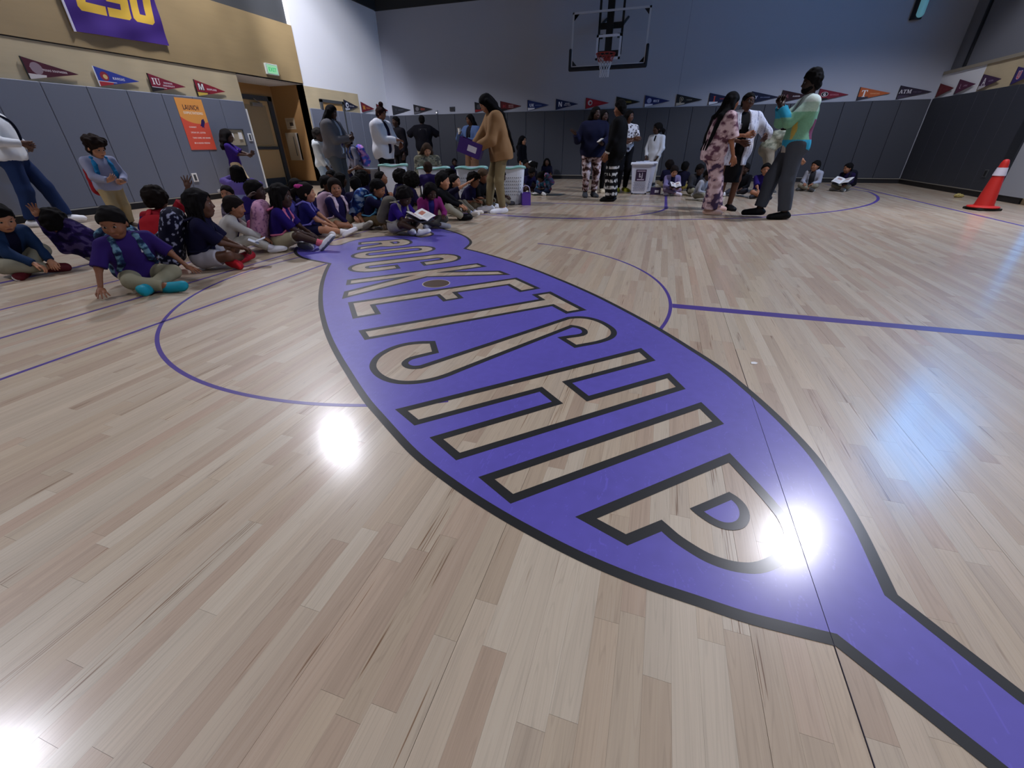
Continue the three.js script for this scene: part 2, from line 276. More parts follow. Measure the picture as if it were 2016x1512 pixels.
// ------------------------------------------------------------------ the rocket painted on the boards
// u runs along the rocket, v across it, both in metres from the middle of the court
const RU = [0.7034, -0.7108], RV = [0.7108, 0.7034];
const uv2 = ([u, v]) => [CX + u * RU[0] + v * RV[0], CZ + u * RU[1] + v * RV[1]];
const nums = s => s.trim().split(/\s+/).map(t => { const c = t.endsWith('c'); const [a, b] = (c ? t.slice(0, -1) : t).split(',').map(Number); return [a, b, c]; });
function smooth(list, n = 5) { // points ending in c are sharp corners, the others lie on a curve
  const o = [], L = list.length;
  for (let i = 0; i < L; i++) {
    const p1 = list[i], p2 = list[(i + 1) % L], p0 = p1[2] ? p1 : list[(i + L - 1) % L], p3 = p2[2] ? p2 : list[(i + 2) % L];
    o.push([p1[0], p1[1]]); if (p1[2] && p2[2]) continue;
    const l12 = Math.hypot(p2[0] - p1[0], p2[1] - p1[1]), tan = (a, b, c) => { const la = Math.hypot(b[0] - a[0], b[1] - a[1]) || l12, lb = Math.hypot(c[0] - b[0], c[1] - b[1]) || l12; return [0, 1].map(k => ((b[k] - a[k]) / la * lb + (c[k] - b[k]) / lb * la) / (la + lb) * l12); };
    const m1 = p1[2] ? [p2[0] - p1[0], p2[1] - p1[1]] : tan(p0, p1, p2), m2 = p2[2] ? [p2[0] - p1[0], p2[1] - p1[1]] : tan(p1, p2, p3);
    for (let k = 1; k < n; k++) { const t = k / n, a = 2 * t ** 3 - 3 * t * t + 1, b = t ** 3 - 2 * t * t + t, c = -2 * t ** 3 + 3 * t * t, d = t ** 3 - t * t; o.push([0, 1].map(q => a * p1[q] + b * m1[q] + c * p2[q] + d * m2[q])); }
  }
  return o;
}
function offset(poly, d) { // outward for d > 0
  let A = 0; const L = poly.length; for (let i = 0; i < L; i++) { const p = poly[i], q = poly[(i + 1) % L]; A += p[0] * q[1] - q[0] * p[1]; }
  const s = A > 0 ? 1 : -1, o = [];
  for (let i = 0; i < L; i++) {
    const a = poly[(i + L - 1) % L], b = poly[i], c = poly[(i + 1) % L];
    const e = (p, q) => { const x = q[0] - p[0], y = q[1] - p[1], l = Math.hypot(x, y) || 1; return [y / l * s, -x / l * s]; };
    const n1 = e(a, b), n2 = e(b, c), k = 1 + n1[0] * n2[0] + n1[1] * n2[1], m = Math.max(k, 0.02);
    o.push([b[0] + (n1[0] + n2[0]) / m * d, b[1] + (n1[1] + n2[1]) / m * d]);
  }
  return o;
}
const oval = (uc, hw, v0, v1, b, n = 12) => { const o = []; for (let i = 0; i <= n; i++) { const t = Math.PI * i / n; o.push([uc + Math.cos(t) * hw, v1 - b + Math.sin(t) * b]); } for (let i = 0; i <= n; i++) { const t = Math.PI * (1 + i / n); o.push([uc + Math.cos(t) * hw, v0 + b + Math.sin(t) * b]); } return o; };
const outline = smooth(nums(`-1.107,0.71c -1.19,0.772 -1.276,0.833 -1.40,0.896 -1.53,0.933 -1.68,0.958 -1.84,0.967 -2.057,0.952 -2.33,0.912 -2.55,0.865 -2.75,0.80c -2.62,0.735 -2.42,0.68 -2.26,0.65 -2.12,0.640 -2.04,0.60 -1.995,0.54 -1.975,0.47c -2.10,0.40 -2.20,0.29 -2.26,0.16 -2.28,0.03 -2.265,-0.13 -2.204,-0.27 -2.12,-0.37 -2.0,-0.47c -2.0,-0.52 -2.04,-0.56 -2.12,-0.60 -2.26,-0.62 -2.42,-0.645 -2.6,-0.69 -2.75,-0.75c -2.55,-0.82 -2.33,-0.875 -2.05,-0.93 -1.88,-0.953 -1.75,-0.949 -1.63,-0.932 -1.51,-0.9 -1.40,-0.852 -1.26,-0.771 -1.122,-0.688c
 -0.902,-0.738 -0.648,-0.787 -0.447,-0.820 -0.234,-0.848 -0.025,-0.869 0.17,-0.884 0.386,-0.892 0.596,-0.895 0.787,-0.891 0.961,-0.882 1.119,-0.870 1.26,-0.857 1.434,-0.840 1.593,-0.820 1.723,-0.796 1.866,-0.769 2.013,-0.738 2.238,-0.663 2.42,-0.585 2.559,-0.513 2.687,-0.437 2.811,-0.347 2.898,-0.273 2.984,-0.199 3.042,-0.139 3.103,-0.074c 3.347,-0.052c 4.6,0.02c 4.6,0.18c 3.328,0.168c 3.101,0.187c 3.044,0.246 2.956,0.335 2.829,0.447 2.693,0.549 2.554,0.627 2.405,0.696 2.234,0.764 2.143,0.797 2.003,0.834 1.851,0.863 1.705,0.890 1.551,0.915 1.373,0.935 1.135,0.955 0.863,0.970 0.582,0.970 0.275,0.957 -0.096,0.928 -0.407,0.883 -0.858,0.785`), 4);
const letters = {
  R: [smooth(nums('-1.995,-0.235c -1.955,0.228c -1.86,0.264 -1.76,0.265 -1.68,0.235 -1.632,0.165 -1.622,0.08 -1.64,0.0 -1.69,-0.07c -1.645,-0.305c -1.735,-0.285c -1.79,-0.035c -1.885,-0.035c -1.908,-0.25c')), nums('-1.88,0.06 -1.868,0.155 -1.79,0.165 -1.738,0.13 -1.735,0.07')],
  O: [oval(-1.318, 0.153, -0.417, 0.393, 0.165), oval(-1.334, 0.073, -0.305, 0.287, 0.07)],
  C: [(() => { const a = oval(-0.811, 0.167, -0.517, 0.49, 0.17, 12), b = oval(-0.802, 0.06, -0.403, 0.348, 0.058, 10); return [[-0.638, 0.127], ...a.slice(0, 26), [-0.648, -0.152], [-0.738, -0.147], ...b.slice().reverse().slice(0, 22), [-0.735, 0.132]]; })()],
  K: [nums('-0.428,-0.58 -0.425,0.54 -0.333,0.556 -0.325,0.124 -0.09,0.605 0,0.618 -0.25,0.008 -0.008,-0.668 -0.112,-0.645 -0.338,-0.064 -0.337,-0.598')],
  E: [nums('0.178,-0.655 0.186,0.632 0.479,0.652 0.483,0.536 0.283,0.532 0.271,0.05 0.415,0.045 0.417,-0.046 0.272,-0.046 0.268,-0.558 0.464,-0.56 0.466,-0.672')],
  T: [nums('0.755,-0.673 0.762,0.58 0.644,0.585 0.646,0.68 1.042,0.68 1.038,0.587 0.868,0.583 0.853,-0.668')],
  S: [smooth(nums('1.107,-0.383c 1.217,-0.404c 1.221,-0.463 1.224,-0.502 1.232,-0.54 1.254,-0.57 1.28,-0.586 1.31,-0.587 1.341,-0.576 1.366,-0.552 1.38,-0.51c 1.158,0.526c 1.175,0.581 1.212,0.622 1.264,0.644 1.357,0.648 1.433,0.63 1.472,0.602 1.5,0.561 1.515,0.497 1.507,0.334c 1.408,0.331c 1.41,0.477 1.385,0.5 1.341,0.514 1.292,0.504 1.247,0.472c 1.471,-0.355 1.492,-0.43 1.499,-0.485 1.497,-0.537 1.484,-0.585 1.457,-0.632 1.415,-0.669 1.367,-0.692 1.302,-0.706 1.25,-0.706 1.203,-0.693 1.153,-0.665 1.112,-0.622 1.081,-0.566 1.07,-0.5 1.083,-0.435'), 4)],
  H: [nums('1.728,-0.672 1.741,0.577 1.825,0.555 1.82,0.038 2.017,0.038 2.024,0.497 2.104,0.471 2.09,-0.575 1.984,-0.602 1.983,-0.062 1.819,-0.07 1.814,-0.649')],
  I: [nums('2.283,0.423 2.372,0.395 2.362,-0.497 2.273,-0.521')],
  P: [smooth(nums('2.566,-0.322c 2.573,0.24c 2.735,0.186 2.773,0.171 2.808,0.155 2.834,0.137 2.857,0.115 2.874,0.084 2.882,0.056 2.885,0.021 2.884,-0.012 2.877,-0.046 2.86,-0.077 2.836,-0.103 2.804,-0.125 2.763,-0.14 2.72,-0.15 2.69,-0.152 2.658,-0.154c 2.651,-0.283c'), 3), smooth(nums('2.664,-0.045c 2.671,0.12c 2.7,0.124 2.731,0.118 2.758,0.1 2.78,0.071 2.789,0.04 2.784,0.006 2.77,-0.017 2.743,-0.035 2.707,-0.044 2.677,-0.046'), 3)],
};
{
  const em = thing('rocket_emblem', 'large purple rocket with black outline and the word ROCKETSHIP painted across the wooden court', 'floor emblem', W(0, 0.0006, 0));
  const scuff = dataTex(512, 512, (u, v) => { const k = 1 + tnoise(u, v, 6, 6, 3.3) * 0.05 + tnoise(u, v, 40, 40, 6.1) * 0.05, s = Math.abs(tnoise(u, v, 9, 60, 15.5)) < 0.006 ? 1.12 : 1; return [0, 1, 2].map(() => clamp(235 * k * s, 0, 255)); });
  const purple = new THREE.MeshPhysicalMaterial({ color: 0x6459bd, map: scuff, roughness: 0.5, bumpMap: floorBump, bumpScale: 0.0004, clearcoat: 0.7, clearcoatRoughness: 0.21 });
  const black = new THREE.MeshPhysicalMaterial({ color: 0x050507, roughness: 0.6, bumpMap: floorBump, bumpScale: 0.0004, clearcoat: 0.7, clearcoatRoughness: 0.21 });
  const inner = offset(outline, -0.031), B = 0.034, holes = [], parts = [];
  for (const [k, [wood, hole]] of Object.entries(letters)) { const out = offset(wood, B); holes.push(out); parts.push([k, out, wood]); if (hole) parts.push([k, hole, offset(hole, -0.028), true]); }
  const f = p => p.map(uv2), field = [flatPoly(f(inner), 0.0007, holes.map(f))];
  for (const p of parts) if (p[3]) field.push(flatPoly(f(p[2]), 0.0007));
  const T = 1.6; const fix = g => { const p = g.attributes.position, u = g.attributes.uv; for (let i = 0; i < p.count; i++) u.setXY(i, p.getZ(i) / T, p.getX(i) / T); return g; };
  mesh('purple_field', fix(merge(field)), purple, em);
  mesh('black_border', fix(flatPoly(f(outline), 0.0008, [f(inner)])), black, em);
  for (const [k, a, b, h] of parts) mesh('letter_outline', fix(flatPoly(f(a), 0.0008, [f(b)])), black, em);
  // the expansion joint between two boards shows through the paint
  mesh('board_joint', [boxAt(0.5142, 0.5158, -0.0002, 0.00085, -0.02, 2.31)], std(0x15102a, 0.8), em);
  const so = thing('floor_socket_cover', 'round brown floor plate with a pale rim set into the middle of the painted rocket', 'floor plate', W(CX + 0.01, 0.0012, CZ + 0.01));
  mesh('plate', cyl(0.104, 0.104, 0.0016, 0, 0.0009, 0, 48), std(0x4b382a, 0.5, { metalness: 0.15 }), so);
  const ring = new THREE.TorusGeometry(0.108, 0.004, 6, 64); ring.rotateX(Math.PI / 2); ring.scale(1, 0.3, 1); ring.translate(0, 0.001, 0); mesh('rim', ring, std(0xb9aea6, 0.4), so);
}
// ------------------------------------------------------------------ figures: smooth bodies meshed from joined, tapering limbs
class Sdf {
  constructor(cell) { this.cell = cell; this.ops = []; this.k = 0.02; }
  cap(a, b, ra, rb = ra, o = {}) { this.ops.push({ t: 0, a, b, ra, rb, k: o.k ?? this.k, ...o }); return this; }
  ell(c, r, ax, o = {}) { this.ops.push({ t: 1, c, r, ax: ax || [V(1, 0, 0), V(0, 1, 0), V(0, 0, 1)], k: o.k ?? this.k, ...o }); return this; }
  cut(c, n) { this.ops.push({ t: 2, c, n: n.clone().normalize() }); return this; } // removes what lies on the side n points to
  mesh(opt = {}) {
    const h = this.cell, mn = [1e9, 1e9, 1e9], mx = [-1e9, -1e9, -1e9], amp = opt.amp || 0, fr = opt.freq || 18;
    const bb = q => { if (q.bb) return q.bb; const pad = q.k + 2 * h + amp; if (q.t === 0) { const r = Math.max(q.ra, q.rb) + pad; return q.bb = [Math.min(q.a.x, q.b.x) - r, Math.min(q.a.y, q.b.y) - r, Math.min(q.a.z, q.b.z) - r, Math.max(q.a.x, q.b.x) + r, Math.max(q.a.y, q.b.y) + r, Math.max(q.a.z, q.b.z) + r]; } const r = Math.max(...q.r) + pad; return q.bb = [q.c.x - r, q.c.y - r, q.c.z - r, q.c.x + r, q.c.y + r, q.c.z + r]; };
    for (const q of this.ops) if (q.t < 2 && !q.sub) { const b = bb(q); for (let i = 0; i < 3; i++) { mn[i] = Math.min(mn[i], b[i]); mx[i] = Math.max(mx[i], b[i + 3]); } }
    const nx = Math.ceil((mx[0] - mn[0]) / h) + 1, ny = Math.ceil((mx[1] - mn[1]) / h) + 1, nz = Math.ceil((mx[2] - mn[2]) / h) + 1, F = new Float32Array(nx * ny * nz).fill(1);
    for (const q of this.ops) {
      if (q.t === 2) { for (let z = 0, i = 0; z < nz; z++) for (let y = 0; y < ny; y++) for (let x = 0; x < nx; x++, i++) { const d = (mn[0] + x * h - q.c.x) * q.n.x + (mn[1] + y * h - q.c.y) * q.n.y + (mn[2] + z * h - q.c.z) * q.n.z; if (d > F[i]) F[i] = Math.min(d, 1); } continue; }
      const b = bb(q), x0 = Math.max(0, Math.floor((b[0] - mn[0]) / h)), y0 = Math.max(0, Math.floor((b[1] - mn[1]) / h)), z0 = Math.max(0, Math.floor((b[2] - mn[2]) / h)), x1 = Math.min(nx - 1, Math.ceil((b[3] - mn[0]) / h)), y1 = Math.min(ny - 1, Math.ceil((b[4] - mn[1]) / h)), z1 = Math.min(nz - 1, Math.ceil((b[5] - mn[2]) / h));
      const k = q.k, cap = q.t === 0;
      let ax, ay, az, dx, dy, dz, dd, fx, fy, fz, ff, A, B, C, r;
      if (cap) { ax = q.a.x; ay = q.a.y; az = q.a.z; dx = q.b.x - ax; dy = q.b.y - ay; dz = q.b.z - az; dd = dx * dx + dy * dy + dz * dz || 1e-9; if (q.flat) { fx = q.flat[0].x; fy = q.flat[0].y; fz = q.flat[0].z; ff = q.flat[1]; } } else { [A, B, C] = q.ax; r = q.r; }
      const cB = q.cutB, cA = q.cutA, L = Math.sqrt(dd || 1);
      for (let z = z0; z <= z1; z++) for (let y = y0; y <= y1; y++) { let i = (z * ny + y) * nx + x0; for (let x = x0; x <= x1; x++, i++) {
        const px = mn[0] + x * h, py = mn[1] + y * h, pz = mn[2] + z * h; let d;
        if (cap) {
          const ex = px - ax, ey = py - ay, ez = pz - az, tt = (ex * dx + ey * dy + ez * dz) / dd, t = tt < 0 ? 0 : tt > 1 ? 1 : tt, ox = ex - t * dx, oy = ey - t * dy, oz = ez - t * dz; let l2 = ox * ox + oy * oy + oz * oz;
          if (ff) { const on = ox * fx + oy * fy + oz * fz; l2 += on * on * (1 / (ff * ff) - 1); }
          d = Math.sqrt(l2) - (q.ra + (q.rb - q.ra) * t); if (ff && ff < 1) d *= 0.5 + 0.5 * ff;
          if (cB) { const e = (tt - 1) * L; if (e > d) d = e; } if (cA) { const e = -tt * L; if (e > d) d = e; }
        } else {
          const ex = px - q.c.x, ey = py - q.c.y, ez = pz - q.c.z, u = (ex * A.x + ey * A.y + ez * A.z) / r[0], v = (ex * B.x + ey * B.y + ez * B.z) / r[1], w = (ex * C.x + ey * C.y + ez * C.z) / r[2];
          const k0 = Math.sqrt(u * u + v * v + w * w), k1 = Math.sqrt(u * u / (r[0] * r[0]) + v * v / (r[1] * r[1]) + w * w / (r[2] * r[2])) || 1e-6; d = k0 * (k0 - 1) / k1; if (k0 < 1e-3) d = -Math.min(...r);
        }
        const f = F[i];
        if (q.sub) { const g = -d, hh = k > 0 ? Math.max(k - Math.abs(f - g), 0) / k : 0; F[i] = Math.max(f, g) + hh * hh * k * 0.25; }
        else { const hh = k > 0 ? Math.max(k - Math.abs(f - d), 0) / k : 0; F[i] = Math.min(f, d) - hh * hh * k * 0.25; }
      } }
    }
    if (amp) for (let z = 0, i = 0; z < nz; z++) for (let y = 0; y < ny; y++) for (let x = 0; x < nx; x++, i++) if (Math.abs(F[i]) < amp * 1.5 + h * 2) { const X = mn[0] + x * h, Y = mn[1] + y * h, Z = mn[2] + z * h; F[i] += amp * (opt.fold ? (noise.noise(X * fr, Y * fr * 0.45 + (opt.seed || 0), Z * fr) + 0.5 * noise.noise(X * fr * 2.1, Y * fr * 1.3 + 7, Z * fr * 2.1)) : noise.noise(X * fr, Y * fr + (opt.seed || 0), Z * fr) * 1.3); }
    // surface nets
    const P = [], I = [], id = new Int32Array(nx * ny * nz).fill(-1), st = [1, nx, nx * ny];
    for (let z = 0; z < nz - 1; z++) for (let y = 0; y < ny - 1; y++) for (let x = 0; x < nx - 1; x++) {
      const i = (z * ny + y) * nx + x; let m = 0; const g = []; for (let c = 0; c < 8; c++) { const v = F[i + (c & 1) + (c >> 1 & 1) * nx + (c >> 2) * nx * ny]; g.push(v); if (v < 0) m |= 1 << c; }
      if (m === 0 || m === 255) continue;
      let n = 0, sx = 0, sy = 0, sz = 0;
      for (let c = 0; c < 8; c++) for (let e = 0; e < 3; e++) { const o = c ^ (1 << e); if (o < c) continue; if ((g[c] < 0) === (g[o] < 0)) continue; const t = g[c] / (g[c] - g[o]); sx += (c & 1) + (e === 0 ? t : 0); sy += (c >> 1 & 1) + (e === 1 ? t : 0); sz += (c >> 2) + (e === 2 ? t : 0); n++; }
      id[i] = P.length / 3; P.push(mn[0] + (x + sx / n) * h, mn[1] + (y + sy / n) * h, mn[2] + (z + sz / n) * h);
    }
    for (let z = 1; z < nz - 1; z++) for (let y = 1; y < ny - 1; y++) for (let x = 1; x < nx - 1; x++) {
      const i = (z * ny + y) * nx + x, s = F[i] < 0;
      for (let e = 0; e < 3; e++) { if ((F[i + st[e]] < 0) === s) continue; const u = st[(e + 1) % 3], v = st[(e + 2) % 3], a = id[i - u - v], b = id[i - v], c = id[i], d = id[i - u]; if (a < 0 || b < 0 || c < 0 || d < 0) continue; if (s) I.push(a, b, c, a, c, d); else I.push(a, c, b, a, d, c); }
    }
    const G = new THREE.BufferGeometry(); G.setAttribute('position', new THREE.Float32BufferAttribute(P, 3)); G.setIndex(I); G.computeVertexNormals();
    if (opt.color) { const C = []; for (let i = 0; i < P.length; i += 3) C.push(...opt.color(P[i], P[i + 1], P[i + 2])); G.setAttribute('color', new THREE.Float32BufferAttribute(C, 3)); }
    return G;
  }
}
const lin = c => { const k = new THREE.Color(c); return [k.r, k.g, k.b]; };
const matCache = {};
function mat(c, rough = 0.85) { const k = c + '|' + rough; return matCache[k] ??= new THREE.MeshPhysicalMaterial({ color: c, roughness: rough, specularIntensity: rough < 0.6 ? 0.7 : 0.3 }); }
const vm = r => new THREE.MeshPhysicalMaterial({ roughness: r, vertexColors: true, specularIntensity: 0.3 }), vmat = { 0.85: vm(0.9), 0.6: vm(0.6) };
const PAT = {
  two: (a, b, y0) => { a = lin(a); b = lin(b); return (x, y) => y > y0 ? a : b; },
  camo: (cols, s = 20) => { const c = cols.map(lin); return (x, y, z) => { const n = noise.noise(x * s, y * s * 1.5, z * s) + 0.5 * noise.noise(x * s * 2.3, y * s * 3 + 9, z * s * 2.3); return c[n < -0.16 ? 0 : n < 0.14 ? 1 : 2 % c.length]; }; },
  dots: (bg, fg, s = 60, th = 0.35) => { bg = lin(bg); fg = lin(fg); return (x, y, z) => noise.noise(x * s, y * s, z * s + 5) > th ? fg : bg; },
  bands: (a, b, s = 24) => { a = lin(a); b = lin(b); return (x, y, z) => Math.sin(y * s * 6.28) + 0.6 * noise.noise(x * 30, y * 20, z * 30) > 0.35 && noise.noise(x * 45, y * 12, z * 45 + 3) > -0.12 ? a : b; },
  zones: fn => fn,
};
function ik(a, t, l1, l2, pole) {
  const d = t.clone().sub(a); let L = d.length(); const mxl = (l1 + l2) * 0.995; if (L > mxl) { d.multiplyScalar(mxl / L); L = mxl; t = a.clone().add(d); }
  const u = d.clone().normalize(), x = (l1 * l1 - l2 * l2 + L * L) / (2 * L), y = Math.sqrt(Math.max(0, l1 * l1 - x * x)), p = pole.clone().addScaledVector(u, -pole.dot(u)).normalize();
  return [a.clone().addScaledVector(u, x).addScaledVector(p, y), t];
}
const EYE_W = lin(0x8f857e), EYE_D = lin(0x120a07);
function figure(s) {
  const { H, c = 0, w = 1 } = s, [X, D] = s.at, dist = Math.hypot(X, D), turn = Math.atan2(-X, D) + (s.face || 0) * Math.PI / 180;
  const g = thing('person', s.label, 'person', W(X, s.y || 0, D), turn, s.group);
  const cc = clamp(dist * 1.5e-3, 0.008, 0.016), ch = clamp(dist * 1e-3, 0.0048, 0.01), chand = clamp(dist * 0.65e-3, 0.0036, 0.0065);
  const hh = lerp(0.130, 0.188, c) * H, thigh = lerp(0.245, 0.215, c) * H, shin = lerp(0.245, 0.205, c) * H, ank = 0.042 * H, torso = lerp(0.295, 0.282, c) * H, neckL = lerp(0.042, 0.024, c) * H;
  const ua = lerp(0.170, 0.158, c) * H, fa = lerp(0.148, 0.138, c) * H, shw = lerp(0.108, 0.112, c) * H * (0.5 + 0.5 * w), hipW = 0.05 * H * w, mode = s.pose || 'stand';
  const py = (s.py ?? { stand: (thigh + shin + ank) * 0.992, sit: 0.082 * H, kneel: thigh + 0.05 * H }[mode]), P = V((s.shift || [0, 0])[0] * H, py, (s.shift || [0, 0])[1] * H);
  const dirOf = (l, q) => V(Math.sin(q), Math.cos(l) * Math.cos(q), Math.sin(l) * Math.cos(q)), lean = s.lean || 0, side = s.side || 0, tw = s.twist || 0;
  const d1 = dirOf(lean * 0.6, side * 0.6), d2 = dirOf(lean * 1.3, side * 1.3), mid = P.clone().addScaledVector(d1, torso * 0.45), N = mid.clone().addScaledVector(d2, torso * 0.55);
  const lat = V(Math.cos(tw), -Math.sin(side) * 0.9, -Math.sin(tw)).normalize(); lat.addScaledVector(d2, -lat.dot(d2)).normalize(); const fwd = lat.clone().cross(d2).normalize(); // left x up = forward
  const J = { P, N, mid, lat, fwd, d2, d1 };
  const sh = [1, -1].map(q => N.clone().addScaledVector(d2, -0.032 * H).addScaledVector(lat, q * shw));
  const hip = [1, -1].map(q => P.clone().add(V(q * hipW, 0, 0)));
  // arms and legs
  const T = (v, f) => v ? V(v[0], v[1], v[2]).multiplyScalar(H) : f;
  const dh = mode === 'stand' ? [1, -1].map(q => sh[q > 0 ? 0 : 1].clone().add(V(q * 0.035 * H, -(ua + fa) * 0.97, 0.03 * H))) : [1, -1].map(q => V(q * 0.07, 0.14, 0.2).multiplyScalar(H));
  const tgt = [T(s.handL, dh[0]), T(s.handR, dh[1])], pole = [s.poleL ? V(...s.poleL) : V(0.7, -0.5, -0.6), s.poleR ? V(...s.poleR) : V(-0.7, -0.5, -0.6)];
  const el = [], wr = []; for (const i of [0, 1]) [el[i], wr[i]] = ik(sh[i], tgt[i], ua, fa, pole[i]);
  const legPose = { stand: [[0.055, 0.042, 0.0], [-0.055, 0.042, 0.0]], cross: [[-0.06, 0.05, 0.19], [0.05, 0.05, 0.25]], up: [[0.08, 0.045, 0.27], [-0.08, 0.045, 0.27]], out: [[0.08, 0.05, 0.4], [-0.08, 0.05, 0.4]], mix: [[-0.05, 0.05, 0.19], [-0.1, 0.045, 0.3]], kneel: [[0.06, 0.04, -0.16], [-0.06, 0.04, -0.16]] };
  const lp = s.legs || (mode === 'stand' ? 'stand' : mode === 'kneel' ? 'kneel' : 'cross'), base = legPose[lp] || legPose.cross;
  const at = [T(s.footL || base[0]), T(s.footR || base[1])], kp = s.kneeL ? [V(...s.kneeL), V(...s.kneeR)] : mode === 'stand' ? [V(0.12, 0, 1), V(-0.12, 0, 1)] : lp === 'up' ? [V(0.25, 1, 0.2), V(-0.25, 1, 0.2)] : lp === 'mix' ? [V(1, 0.25, 0.3), V(-0.4, 1, 0.2)] : lp === 'out' ? [V(0.3, 1, 0), V(-0.3, 1, 0)] : lp === 'kneel' ? [V(0.1, 0, 1), V(-0.1, 0, 1)] : [V(1, 0.28, 0.35), V(-1, 0.28, 0.35)];
  const kn = [], an = []; for (const i of [0, 1]) [kn[i], an[i]] = ik(hip[i], at[i], thigh, shin, kp[i]);
  const toeDir = [0, 1].map(i => s.toes ? V(...s.toes[i]).normalize() : mode === 'stand' ? V(i ? -0.18 : 0.18, -0.06, 1).normalize() : lp === 'cross' ? V(i ? 0.75 : -0.75, -0.12, 0.5).normalize() : lp === 'kneel' ? V(0, -0.25, -1).normalize() : V(i ? -0.2 : 0.2, 0.12, 1).normalize());
  const footUp = [0, 1].map(i => { const sd = kn[i].clone().sub(an[i]).normalize(), u = mode === 'stand' ? V(0, 1, 0) : sd; return u.addScaledVector(toeDir[i], -u.dot(toeDir[i])).normalize(); });
  Object.assign(J, { sh, el, wr, hip, kn, an });
  // ---- torso primitives with extra thickness t
  const FL = [fwd, 0.8], chest = (f, t, o = {}) => {
    const K = { k: 0.045 * H, flat: FL }, cw = 0.06 * H * w, b = s.bust || 0;
    const ch1 = N.clone().addScaledVector(d2, -0.085 * H);
    f.cap(ch1.clone().addScaledVector(lat, cw), ch1.clone().addScaledVector(lat, -cw), 0.063 * H * w + t, undefined, K);
    f.cap(ch1, mid, 0.07 * H * w + t, 0.066 * H * w + t, { ...K, flat: [fwd, 0.95] });
    f.cap(mid.clone().addScaledVector(lat, 0.036 * H * w), mid.clone().addScaledVector(lat, -0.036 * H * w), 0.06 * H * w + t, undefined, K);
    f.cap(mid.clone().addScaledVector(fwd, (s.belly || 0) * H), P.clone().addScaledVector(d1, 0.03 * H), 0.062 * H * w + t, 0.066 * H * w + t, { ...K, flat: [fwd, 0.95] });
    for (const i of [0, 1]) { f.cap(N.clone().addScaledVector(d2, -0.018 * H), sh[i], 0.03 * H + t, 0.031 * H + t * 0.9, { k: 0.03 * H }); if (b) f.ell(ch1.clone().addScaledVector(lat, (i ? -1 : 1) * 0.045 * H).addScaledVector(fwd, 0.045 * H).addScaledVector(d2, -0.025 * H), [b * H + t, b * H + t, b * H + t], null, { k: 0.03 * H }); }
  };
  const pelvis = (f, t) => { const K = { k: 0.04 * H, flat: [V(0, 0, 1), 0.95] }, q = P.clone().addScaledVector(d1, 0.02 * H); f.cap(q.clone().add(V(0.04 * H * w, 0, 0)), q.clone().add(V(-0.04 * H * w, 0, 0)), 0.064 * H * w + t, undefined, K); if (mode === 'stand') f.cap(P.clone().add(V(0.03 * H * w, -0.02 * H, -0.025 * H)), P.clone().add(V(-0.03 * H * w, -0.02 * H, -0.025 * H)), 0.055 * H * w + t, undefined, K); };
  const legR = [0.05 * H * (0.4 + 0.6 * w), 0.036 * H, 0.037 * H, 0.023 * H];
  const leg = (f, i, t, frac = 1, flare = 0) => {
    const a = hip[i], b = kn[i], e = an[i], q = (frac - 0.5) * 2, K = { k: 0.02 * H };
    if (frac <= 0.5) { const m = a.clone().lerp(b, frac * 2); f.cap(a, m, legR[0] + t, lerp(legR[0], legR[1], frac * 2) + t + flare, { ...K, cutB: true }); return; }
    f.cap(a, b, legR[0] + t, legR[1] + t + flare * 0.3, K); const m = b.clone().lerp(e, q); f.cap(b, m, Math.max(legR[2], legR[1] * 0.98) + t + flare * 0.3, lerp(legR[2], legR[3], q) + t + flare, { ...K, cutB: q < 1 || flare > 0.004 });
  };
  const armR = [0.029 * H * (0.5 + 0.5 * w), 0.0225 * H, 0.0215 * H, 0.0145 * H];
  const arm = (f, i, t, frac = 1, flare = 0) => {
    const K = { k: 0.018 * H }, tot = ua + fa;
    if (frac * tot <= ua) { const q = frac * tot / ua, m = sh[i].clone().lerp(el[i], q); f.cap(sh[i], m, armR[0] + t, lerp(armR[0], armR[1], q) + t + flare, { ...K, cutB: true }); return; }
    f.cap(sh[i], el[i], armR[0] + t, armR[1] + t, K); const q = (frac * tot - ua) / fa, m = el[i].clone().lerp(wr[i], q); f.cap(el[i], m, armR[2] + t, lerp(armR[2], armR[3], q) + t + flare, { ...K, cutB: true });
  };
  // ---- head frame
  const neckTop = N.clone().addScaledVector(d2.clone().lerp(V(0, 1, 0), 0.5).normalize(), neckL).addScaledVector(fwd, 0.008 * H), e = new THREE.Euler(s.hp || 0, (s.hy || 0) + tw * 0.5, s.hr || 0, 'YXZ');
  const hx = V(1, 0, 0).applyEuler(e), hy = V(0, 1, 0).applyEuler(e), hz = V(0, 0, 1).applyEuler(e), hc = neckTop.clone().addScaledVector(hy, 0.42 * hh).addScaledVector(hz, 0.07 * hh), AX = [hx, hy, hz];
  const hp = (x, y, z) => hc.clone().addScaledVector(hx, x * hh).addScaledVector(hy, y * hh).addScaledVector(hz, z * hh), R = (...r) => r.map(v => v * hh);
  Object.assign(J, { hc, hx, hy, hz, hh, hp });
  // ---- body: torso, limbs, feet in one mesh; head and hands are meshed finer and merged in
  const skin = s.skin || '#5a3a2a', body = [];
